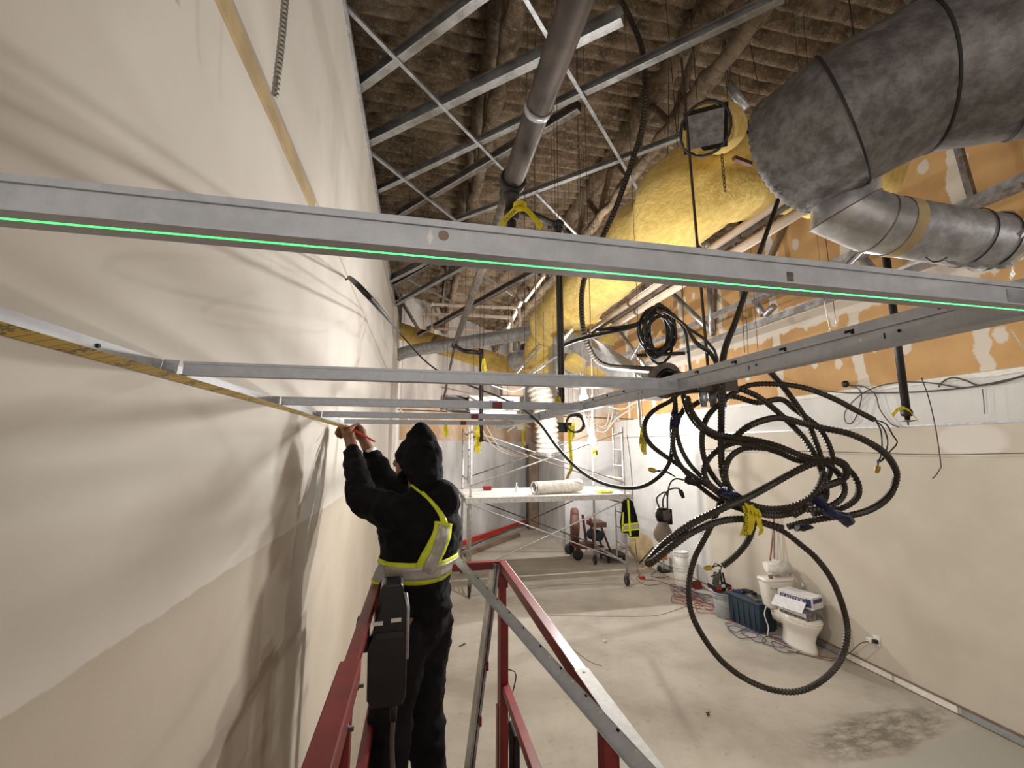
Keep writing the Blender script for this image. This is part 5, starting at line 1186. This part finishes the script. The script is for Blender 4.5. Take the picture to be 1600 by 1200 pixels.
# orange trouble light and cord wheel
q = PL(1050, 900, Z=0)+V((.0, .3, 0))
t = thing('work_light', 'orange and black portable work lamp on the floor beside the buckets', 'work lamp', q)
MB().box(q+V((0, 0, .02)), (.2, .16, .03)).build('base', 'ink_black', t, .006); MB().tube([q+V((0, 0, .03)), q+V((0, 0, .26))], .016, 8).build('stem', 'galvanised', t)
MB().box(q+V((0, 0, .34)), (.15, .12, .17)).build('housing', 'orange', t, .02); MB().lathe([(.05, 0), (.06, .02), (.03, .03)], q+V((-.14, -.08, .1)), (-1, -.5, .2), 16).build('wheel', 'rubber', t)
q2 = PL(1030, 880, Z=0)+V((-.3, .25, 0))
t = thing('plywood_disc', 'round pinkish board leaning by the corner behind the hanging cables', 'board', q2)
MB().lathe([(.3, 0), (.3, .03)], q2+V((0, 0, .32)), (-.7, -.7, .15), 26).build('disc', 'tape_tan', t); MB().tube([q2+V((-.2, -.25, .02)), q2+V((.15, -.3, .38))], .014, 8).build('handle', 'ink_black', t)
tag(MB().lathe([(.11, 0), (.11, .012), (.02, .02)], PL(1022, 892, Z=0)+V((0, .3, .001)), n=20).build('yellow_disc', 'nut_yellow'), 'flat yellow disc lying on the floor near the white buckets', 'disc')
# cords on the floor
def cordloop(c, n, a, b_, rz, m, label, r=.0055, seed=1, z0=.008):
    rnd = random.Random(seed); P = []
    for i in range(n*10):
        k = i/10; an = i*2*math.pi/10; s_ = 1+.35*rnd.uniform(-1, 1)
        q = Matrix.Rotation(rz, 3, 'Z') @ V((math.cos(an)*a*s_+.12*math.sin(k*1.3), math.sin(an)*b_*s_+.16*(k-n/2), 0)); P.append(V(c)+q+V((0, 0, z0+.004*(i % 5)+.002*k)))
    return tag(MB().cable(P, r, .035, 5).build('extension_cord', m), label, 'cord', 'cords on the floor')
cordloop((4.75, 5.62, 0), 5, .16, .2, .1, 'cord_blue', 'blue extension cord in loose loops in front of the dark tote', seed=4)
cordloop((4.68, 7.0, 0), 6, .2, .22, .0, 'cord_red', 'red extension cord tangle left of the grey bucket', seed=5)
cordloop((4.95, 7.3, 0), 5, .16, .3, .1, 'cord_blue', 'blue extension cord tangle near the white buckets', seed=8)
def floorcord(pts, m, label, r=.005): return tag(MB().cable([PL(u, v, Z=.007) for u, v in pts], r, .05, 5).build('extension_cord', m), label, 'cord', 'cords on the floor')
floorcord([(1000, 905), (1030, 908), (1060, 920), (1090, 942), (1130, 965), (1170, 980), (1220, 1003), (1270, 1022), (1310, 1028), (1340, 1010)], 'cord_red', 'dark red cord running along the floor past the toilet')
floorcord([(995, 870), (996, 890), (1000, 897), (995, 905), (1010, 914), (1040, 912), (1055, 918)], 'grey_cable', 'thin grey cord snaking from the scaffold to the buckets')
floorcord([(1060, 875), (1025, 893), (1018, 900), (1035, 903), (1045, 900)], 'black_cable', 'black cord curled round the work lamp')
floorcord([(860, 962), (900, 962), (960, 963), (1020, 962), (1050, 955), (1075, 946)], 'grey_cable', 'thin string lying across the floor below the scaffold', .003)
floorcord([(870, 985), (880, 1000), (905, 1022), (925, 1035), (940, 1040)], 'grey_cable', 'thin curved wire lying on the floor right of the lift', .003)
t = thing('cord_plug', 'red cord socket lying on the floor by the scaffold wheel', 'plug', PL(1003, 905, Z=0)); q = PL(1003, 905, Z=0)
MB().box(q+V((0, 0, .03)), (.1, .07, .06)).build('body', 'red_paint', t, .01); MB().box(q+V((.055, 0, .03)), (.01, .05, .04)).build('face', 'ink_black', t)
t = thing('cord_box', 'small red box on the floor behind the white buckets', 'box', wb+V((.12, -.25, 0))); q = wb+V((.18, -.2, 0))
MB().box(q+V((0, 0, .06)), (.14, .12, .12)).build('body', 'dark_red', t, .008); MB().box(q+V((0, 0, .125)), (.1, .08, .01)).build('top', 'ink_black', t)
for k, (u, v, l) in enumerate([(1104, 1117, 'small scrap of wire on the floor right of the lift'), (945, 1002, 'pale scrap of tape on the floor'), (722, 1008, 'dark scrap on the floor beside the worker leg')]):
    q = PL(u, v, Z=.006); rnd = random.Random(k); tag(MB().cable([q+V((rnd.uniform(-.06, .06), rnd.uniform(-.05, .05), .004*i)) for i in range(6)], .004, .02, 5).build('floor_scrap', 'white_cable' if k == 1 else 'black_cable'), l, 'debris', 'scraps on the floor')
# red drum machine on wheels behind the scaffold
q = V((4.1, 10.35, 0))
t = thing('drum_machine', 'rusty red wheeled machine with round drum standing behind the scaffold', 'machine', q)
MB().lathe([(.06, -.12), (.36, -.1), (.42, -.06), (.42, .06), (.36, .1), (.06, .12)], q+V((-.25, .15, .72)), (1, -.35, 0), 28).build('drum', 'rust_red', t)
for s_ in (-1, 1):
    MB().bar(q+V((.1, .25*s_, .15)), q+V((.0, .25*s_, .95)), .05, .05, (0, 1, 0)).bar(q+V((.1, .25*s_, .16)), q+V((.55, .25*s_, .16)), .05, .05).bar(q+V((.5, .25*s_, .16)), q+V((.25, .25*s_, .8)), .04, .04, (0, 1, 0)).build('frame', 'dull_red', t)
    MB().lathe([(.05, -.03), (.12, -.03), (.13, -.01), (.13, .01), (.12, .03), (.05, .03)], q+V((-.35, .3*s_, .13)), (0, 1, 0), 18).build('wheel', 'rubber', t)
MB().bx(q.x-.36, q.x+.2, q.y-.27, q.y+.27, .24, .3).build('base', 'dull_red', t, .01)
MB().lathe([(.11, -.2), (.13, -.17), (.13, .17), (.11, .2)], q+V((.22, 0, .5)), (.3, -1, 0), 18).build('motor', 'tote', t)
MB().box(q+V((.24, -.05, .78)), (.34, .5, .12)).build('hopper', 'rust_red', t, .02)
t = thing('flat_trolley', 'low dark trolley base on the floor beside the red drum machine', 'trolley', (4.55, 9.9, 0))
MB().bx(4.3, 4.8, 9.6, 10.2, .12, .18).build('deck', 'rubber', t, .01)
for x in (4.36, 4.74):
    for y in (9.68, 10.12): MB().lathe([(.03, -.015), (.055, -.012), (.055, .012), (.03, .015)], (x, y, .056), (1, 0, 0), 12).build('caster', 'black_plastic', t)
tag(MB().prof(V((1.15, 10.9, .05)), V((3.0, 13.0, .05)), [(-.05, -.045), (.05, -.045), (.05, .045), (-.05, .045)]).build('lumber', 'brown_paint'), 'length of lumber lying along the foot of the diagonal wall', 'lumber')

# ------------------------------------------------------------------ services in the background ceiling
def rtube(pts, r, nm, m, par, n=18, am=0, js=6, seg=6):
    P = resample(catmull(pts, seg), .06); mb = MB().tube(P, [r*(1+.05*noise.noise(q*4)*(1 if am else 0)) for q in P], n)
    if am: mb.jitter(am, js); mb.jitter(am*.4, 18)
    return mb.build(nm, m, par)
t = thing('insulated_branch', 'yellow wrapped branch duct sloping down from the partition in the background', 'duct', W(720, 560, 7.5))
rtube([W(622, 516, 8.5), W(645, 524, 8.4), W(690, 540, 8.1)], .17, 'wrap', 'yellow_fibreglass', t, am=.02)
MB().lathe([(.175, 0), (.18, .14), (.175, .28)], W(682, 537, 8.15), W(700, 543, 8.0)-W(682, 537, 8.15), 20).build('bare_band', 'tape_tan', t)
rtube([W(696, 541, 8.0), W(740, 556, 7.6), W(790, 572, 7.1), W(830, 582, 6.7), W(855, 572, 6.4)], .165, 'wrap', 'yellow_fibreglass', t, am=.02)
t = thing('round_duct', 'long grey round duct crossing in front of the yellow branch duct', 'duct', W(730, 545, 7))
rtube([W(621, 556, 7.5), W(640, 549, 7.4), W(730, 535, 6.8), W(845, 517, 6.2)], .105, 'pipe', 'galvanised', t, 20)
for s_ in (690, 775): MB().lathe([(.109, -.008), (.113, 0), (.109, .008)], W(s_, 549-(s_-640)*.17, 7.4-(s_-640)*.0058), W(845, 517, 6.2)-W(640, 549, 7.4), 20, cap=False).build('seam', 'old_steel', t)
t = thing('plenum_box', 'grey sheet metal trunk standing below the end of the yellow duct', 'duct', W(885, 590, 5.2))
a = W(868, 500, 5.0); b_ = W(895, 600, 5.0)
MB().bx(a.x, b_.x+.04, a.y, a.y+.3, b_.z, a.z+.05).build('box', 'galvanised', t, .005)
MB().bx(a.x-.015, b_.x+.055, a.y-.015, a.y+.315, b_.z, b_.z+.04).build('flange', 'galvanised', t)
t = thing('sloped_duct', 'shiny rectangular duct sloping down right below the yellow duct', 'duct', W(970, 575, 3.9))
p, q = W(893, 528, 4.7), W(1025, 612, 3.5); MB().bar(p, q, .2, .16).build('trunk', 'bright_duct', t, .004); MB().bar(p+V((0, -.02, .082)), q+V((0, -.02, .082)), .22, .008).build('seam', 'galvanised', t)
MB().bar(W(880, 545, 4.75), p, .24, .2).build('transition', 'galvanised', t, .004)
t = thing('yellow_elbow', 'yellow wrapped elbow behind the shiny sloped duct', 'duct', W(935, 525, 5.2)); rtube([W(895, 507, 5.4), W(925, 512, 5.3), W(945, 520, 5.2), W(942, 535, 5.2)], .13, 'wrap', 'yellow_fibreglass', t, am=.02)
t = thing('yellow_stub', 'short yellow wrapped stub under the shiny sloped duct', 'duct', W(900, 560, 4.9)); rtube([W(912, 548, 4.9), W(900, 560, 4.85), W(893, 575, 4.8)], .115, 'wrap', 'yellow_fibreglass', t, am=.02)
t = thing('yellow_wrap_low', 'low yellow wrapped duct piece behind the tees right of the trunk', 'duct', W(930, 590, 5.6)); rtube([W(895, 588, 5.8), W(930, 583, 5.7), W(955, 590, 5.6)], .1, 'wrap', 'yellow_fibreglass', t, am=.02); q = W(925, 583, 5.7); MB().bar(q, V((q.x, q.y, 6.17)), .004, .02, (0, 1, 0)).build('hanger_strap', 'old_steel', t)
t = thing('grey_branch', 'short grey duct leaving the bottom of the yellow bend', 'duct', W(840, 560, 5.8)); rtube([W(800, 565, 6.0), W(840, 556, 5.8), W(880, 556, 5.5)], .12, 'pipe', 'galvanised', t)
# cream pipes with corners
for k, (pts, l) in enumerate([([(672, 478), (676, 475), (770, 480), (806, 481), (811, 484), (812, 500), (811, 530), (815, 535), (822, 535)], 'upper cream pipe bending round a corner in the background'), ([(662, 475), (663, 491), (740, 493), (795, 496), (800, 500), (799, 530), (798, 548), (803, 552), (812, 552)], 'lower cream pipe bending round a corner in the background'),
      ([(663, 492), (664, 515)], 'left vertical cream pipe in the background'), ([(676, 478), (676, 520)], 'second vertical cream pipe in the background'), ([(670, 513), (730, 515), (790, 520)], 'short lowest cream pipe in the background')]):
    t = thing('bent_pipe', l, 'pipe', W(*pts[0], 6.8), 'cream pipes in the background'); P = [W(u, v, 6.8+.06*k) for u, v in pts]
    MB().tube(P, .026, 10).build('pipe', 'cream_pipe', t)
    for q in P[1:-1]: MB().ball(q, .033, 10, 6).build('elbow', 'cream_pipe', t)
    if len(P) < 4: MB().lathe([(.032, -.03), (.032, .03)], P[0], (0, 0, 1), 10).build('clamp', 'old_steel', t)
t = thing('pump_unit', 'small dark pump and valves at the end of the cream pipes', 'pump', W(825, 555, 6.7))
MB().box(W(822, 548, 6.7), (.16, .12, .2)).build('body', 'ink_black', t, .01); MB().box(W(822, 545, 6.6), (.07, .02, .03)).build('tag', 'red_paint', t); MB().lathe([(.05, 0), (.05, .1)], W(812, 560, 6.65), n=12).build('valve', 'old_steel', t)
# far steel framing and braces
for k, (a, b_, d0, d1, m, l) in enumerate([((612, 445), (660, 525), 8, 9, 'old_steel', 'steel brace behind the partition end'), ((820, 470), (850, 430), 7, 6.5, 'cream_pipe', 'pale steel joist web at the back left of the yellow duct'), ((790, 520), (815, 470), 8, 7.5, 'cream_pipe', 'second pale joist web further back'), ((700, 405), (690, 480), 8, 8, 'old_steel', 'dark upright steel behind the studs'), ((745, 410), (860, 425), 8, 8, 'old_steel', 'dark level steel far behind the nearest tee'), ((820, 590), (885, 548), 4.9, 4.9, 'galvanised', 'bright strut rising beside the trunk, left one'), ((800, 590), (845, 540), 5.2, 5.2, 'galvanised', 'bright strut rising beside the trunk, far left one'), ((872, 540), (895, 515), 4.4, 4.4, 'white_cable', 'white strut crossing the black drop pipe'), ((912, 590), (880, 555), 5, 5, 'white_cable', 'thin white strut right of the trunk'), ((620, 640), (990, 655), 8.5, 8.5, 'old_steel', 'level steel strut in front of the brown back wall strip'), ((690, 605), (770, 622), 8.2, 8, 'brown_paint', 'brown rail above the white far unit')]):
    tag(MB().bar(W(*a, d0), W(*b_, d1), .05 if k < 5 else .025, .05 if k < 5 else .025).build('steel_strut', m), l, 'strut', 'background struts')
# far air handler with white wrapped bag
t = thing('air_handler', 'far white and grey air handling unit behind the tees', 'unit', W(760, 640, 8))
p, q = W(690, 617, 8.2), W(735, 641, 8.2); MB().bx(p.x, q.x, p.y, p.y+.4, q.z, p.z).build('grey_box', 'old_steel', t, .01); MB().bx(p.x+.05, q.x-.05, p.y-.02, p.y, q.z+.04, p.z-.04).build('grille', 'ink_black', t)
p, q = W(733, 618, 8.2), W(815, 640, 8.2); mb = MB().bx(p.x, q.x, p.y, p.y+.4, q.z, p.z); mb.build('white_case', 'white_plastic', t, .01)
for k in range(3): u = 745+k*26; MB().box(W(u, 629, 8.15), (.16, .03, .09)).build('vent', 'carton_blue', t, .01)
p, q = W(735, 641, 8.1), W(810, 646, 8.1); MB().bx(p.x, q.x, p.y, p.y+.02, q.z, p.z).build('drip_pan', 'white_cable', t)
t = thing('brown_pipe_box', 'brown rusty box above the white far unit', 'box', W(800, 608, 8.4)); p, q = W(785, 603, 8.5), W(820, 618, 8.5); MB().bx(p.x, q.x, p.y, p.y+.3, q.z, p.z).build('box', 'brown_paint', t, .02); MB().bx(p.x-.02, q.x+.02, p.y-.01, p.y+.31, p.z-.03, p.z).build('lid', 'brown_paint', t)
# hanging flexible duct
t = thing('hanging_flex', 'crinkled silver flexible duct hanging down above the scaffold', 'duct', W(852, 710, 4.2))
def fl_(pts, nm):
    P = resample(catmull(pts, 6), .016); mb = MB().tube(P, [.108*(1+.09*(i % 3-1)+.05*noise.noise(q*16)) for i, q in enumerate(P)], 20, smooth=False); mb.jitter(.01, 24); return mb.build(nm, 'flex_white', t)
fl_([W(841, 603, 4.3), W(848, 630, 4.25), W(853, 660, 4.2), W(855, 690, 4.2), W(855, 708, 4.2)], 'sleeve')
MB().lathe([(.1, 0), (.112, .02), (.112, .04)], W(855, 712, 4.2), (0, 0, 1), 20, cap=False).build('end_ring', 'foil', t)
MB().cable([W(838, 590, 4.3)+V((0, 0, 2.8)), W(838, 590, 4.3), W(842, 606, 4.3)], .006).build('hanger', 'old_steel', t)
t = thing('dark_duct_mouth', 'dark open duct mouth right of the hanging flexible duct', 'duct', W(885, 665, 5.4)); MB().lathe([(.11, 0), (.12, .2), (.1, .21), (.09, .02)], W(898, 662, 5.2), (-.3, -1, 0), 18, cap=False).build('collar', 'ink_black', t); MB().box(W(878, 668, 5.5), (.3, .15, .12)).build('box', 'ink_black', t, .01)

# ------------------------------------------------------------------ bulbs, string cables and yellow tape tags
bl_ = ['brightest lit bulb glowing above the main tee end', 'lit bulb hanging above a yellow tag in front of the scaffold', 'lit bulb high near the far end of the yellow duct', 'lit bulb above the right end of the scaffold', 'lit bulb behind the viewer beside the left partition', 'lit bulb behind the viewer near the right wall', 'added fill bulb hidden high behind the nearest tee', 'added fill bulb hidden behind the nearest tee on the right']
for k, (p_, w_, c_) in enumerate(BULBS):
    t = thing('light_bulb', bl_[k], 'light bulb', p_, 'lit string bulbs')
    MB().ball(p_, .03, 14, 10).build('glass', 'bulb_on', t)
    MB().lathe([(.017, .026), (.019, .034), (.019, .085), (.012, .095)], p_, n=12).build('socket', 'white_plastic', t)
    MB().cable([p_+V((0, 0, .09)), p_+V((.02, .03, .2)), p_+V((.03, .05, .34))], .004, .05, 6).build('cord', 'white_cable', t); MB().tube([p_+V((.03, .05, .33)), V((p_.x+.04, p_.y+.06, 6.17))], .0018, 5).build('suspension_wire', 'wire_iron', t)
    lamp(p_, w_, c_).parent = None
for k, (u, v, l) in enumerate([(960, 655, 'left unlit white bulb of the pair above the scaffold ladder'), (965, 656, 'right unlit white bulb of the pair above the scaffold ladder')]):
    q = W(u, v, 5.4); t = thing('spare_bulb', l, 'light bulb', q, 'unlit white bulbs'); MB().lathe([(.004, -.03), (.02, -.025), (.03, -.005), (.028, .015), (.016, .04), (.014, .055)], q, n=14).build('glass', 'white_plastic', t); MB().lathe([(.017, .05), (.017, .1)], q, n=10).build('socket', 'white_cable', t); MB().cable([q+V((0, 0, .1)), q+V((-.03, 0, .25)), q+V((-.05, 0, .4))], .005).build('cord', 'white_cable', t); MB().tube([q+V((-.05, 0, .4)), V((q.x, q.y, 6.17))], .0018, 5).build('suspension_wire', 'wire_iron', t)
# white cables looping under the grid
def loopc(pts, d, label, r=.008, m='white_cable', grp='white cables', up=True):
    P = [W(p[0], p[1], d) for p in pts]
    t = thing('hanging_cable', label, 'cable', P[-1], grp)
    MB().cable(P, r, .05, 6).build('sheath', m, t)
    MB().tube([P[0], V((P[0].x+.03, P[0].y+.05, 6.17))], .0018, 5).build('suspension_wire', 'wire_iron', t)
    return t
cl = [([(748, 655), (758, 680), (772, 698), (795, 710), (815, 713), (840, 707), (845, 702)], 5.2, 'white cable drooping from the yellow tag bundle, lower one'), ([(754, 650), (760, 665), (775, 692), (790, 705), (810, 711)], 5.25, 'white cable drooping from the yellow tag bundle, upper one'),
      ([(915, 645), (925, 660), (940, 668), (948, 662), (952, 640), (950, 622)], 4.8, 'white cable hanging loop right of the bulb, inner one'), ([(918, 650), (930, 664), (942, 670), (952, 664), (957, 645), (955, 625)], 4.85, 'white cable hanging loop right of the bulb, outer one'), ([(912, 648), (917, 665), (922, 680), (924, 684)], 3.2, 'white cable feeding the lower lit bulb'),
      ([(910, 645), (914, 660), (920, 655), (925, 662), (935, 672)], 4.7, 'thin white cable under the main tee end'), ([(935, 630), (970, 640), (990, 630), (1010, 625), (1030, 622)], 4.4, 'white cable running right from the lit bulb'), ([(930, 672), (945, 675), (962, 655), (985, 640), (995, 632)], 4.6, 'white cable rising right under the tees'),
      ([(752, 612), (758, 600), (770, 603), (800, 612), (820, 606)], 7.2, 'white cable above the far white unit'), ([(850, 596), (858, 612), (862, 630)], 4.6, 'white cable beside the hanging flexible duct'), ([(865, 600), (870, 606), (880, 602), (905, 608)], 4.4, 'white cable tied above the black drop pipe'), ([(690, 640), (720, 648), (755, 645)], 6, 'white cable passing left of the yellow tags'), ([(793, 674), (805, 666), (812, 662), (820, 664), (830, 668)], 5, 'short white pigtail cable under the tees'),
      ([(625, 640), (650, 668), (660, 676)], 4, 'thin white cable left of the worker hood'), ([(920, 625), (945, 615), (965, 625), (985, 615), (1005, 608)], 4.6, 'white cable bundle above the main tee')]
for pts, d, l in cl: loopc(pts, d, l)
loopc([(980, 680), (985, 720), (988, 760), (990, 800), (992, 840), (995, 868)], 8.6, 'thin dark cord hanging down beside the right end of the scaffold', .008, 'grey_cable', 'loose wires', True)
t = thing('white_junction', 'small white junction box hanging with wires under the far tees', 'junction box', W(813, 668, 5)); MB().box(W(813, 668, 5), (.07, .05, .06)).build('box', 'white_plastic', t, .004); MB().cable([W(813, 664, 5), W(812, 655, 5), W(814, 640, 5)], .005).build('cable', 'white_cable', t)
# caution tape tags
def tags(u, v0, v1, d, label, n=3, w_=.03):
    t = thing('tape_tag', label, 'caution tape', W(u, v1, d), 'yellow caution tape tags'); rnd = random.Random(int(u))
    for k in range(n):
        du = rnd.uniform(-3, 3); mb = MB().ribbon([W(u+du*.3, v0, d), W(u+du, (v0*2+v1)/3, d-.01*k), W(u+du*1.3, (v0+v1*2)/3, d+.01*k), W(u+du*.8+rnd.uniform(-2, 2), v1-rnd.uniform(0, (v1-v0)*.25), d)], w_, (1, .3*rnd.uniform(-1, 1), 0), .0015); mb.jitter(.01, 12); mb.build('strip', 'caution_yellow', t)
    MB().tube([W(u, v0, d), V((W(u, v0, d).x, W(u, v0, d).y, 6.17))], .0018, 5).build('suspension_wire', 'wire_iron', t)
    q = W(u, (v0+v1)/2, d-.03)
    text('CAUTION', w_*.75, q, (0, 0, 1), (-1, 0, 0), 'ink_black', 'lettering', t)
    return t
tags(697, 662, 684, 5.1, 'yellow tape tag on the drop left of the scaffold', 2, .04); tags(748, 662, 712, 5.1, 'long bunch of yellow tape strips hanging left of the flexible duct', 5, .045)
tags(820, 662, 700, 5, 'yellow tape tag below the white junction box', 2, .035); tags(928, 696, 716, 3.05, 'yellow tape tag right under the lit bulb', 2, .018)
tags(1004, 667, 714, 2.6, 'bunch of yellow tape on the pipe left of the cable coil', 4, .03); tags(755, 560, 590, 5.05, 'yellow tape on the far black drop pipe', 2, .03)
tags(872, 618, 632, 2.2, 'yellow tape on the black drop pipe just above the tee', 2, .025)
tags(896, 660, 690, 5, 'yellow tape tag right of the hanging flexible duct', 2, .04)
t = thing('tape_strip', 'long yellow caution tape strip hanging down to the white flexible duct', 'caution tape', W(889, 748, 5.2))
mb = MB().ribbon([W(889, 665, 5.1), W(891, 700, 5.1), W(893, 730, 5.1), W(889, 740, 5.4), W(886, 748, 6.4)], .05, (1, .3, 0), .0015); mb.build('strip', 'caution_yellow', t); q = W(889, 665, 5.1); MB().tube([q, V((q.x, q.y, 6.17))], .0018, 5).build('suspension_wire', 'wire_iron', t); text('CAUTION  CAUTION', .04, W(892, 710, 5.08), (0.02, 0, -1), (1, .2, 0), 'ink_black', 'lettering', t)
# yellow tape on the sprinkler elbow
t = thing('elbow_tape', 'yellow caution tape knotted around the black sprinkler elbow', 'caution tape', W(812, 340, 2.2))
c0 = W(812, 322, 2.12)
for pts in ([(812, 322), (800, 332), (788, 344), (782, 356)], [(812, 322), (825, 330), (838, 345), (846, 356)]):
    mb = MB().ribbon([W(u, v, 2.12) for u, v in pts], .03, (.7, 0, .7) if pts[1][0] > 812 else (.7, 0, -.7), .0012, 8); mb.jitter(.006, 20); mb.build('tail', 'caution_yellow', t)
MB().lathe([(.032, 0), (.034, .012), (.032, .024)], c0-V((0, 0, .012)), n=12, cap=False).build('knot', 'caution_yellow', t)
text('CAUTION', .02, W(797, 337, 2.1), (.6, 0, .75), (-.7, 0, .7), 'ink_black', 'lettering', t)
# pipe with tape left of the coil
t = thing('drop_conduit', 'thin white conduit dropping beside the cable coil', 'conduit', W(1000, 665, 2.6)); MB().tube([W(997, 620, 2.6), W(1001, 668, 2.6)], .009, 8).build('pipe', 'white_cable', t); MB().tube([W(997, 620, 2.6), W(990, 560, 2.7)], .009, 8).build('pipe', 'white_cable', t)
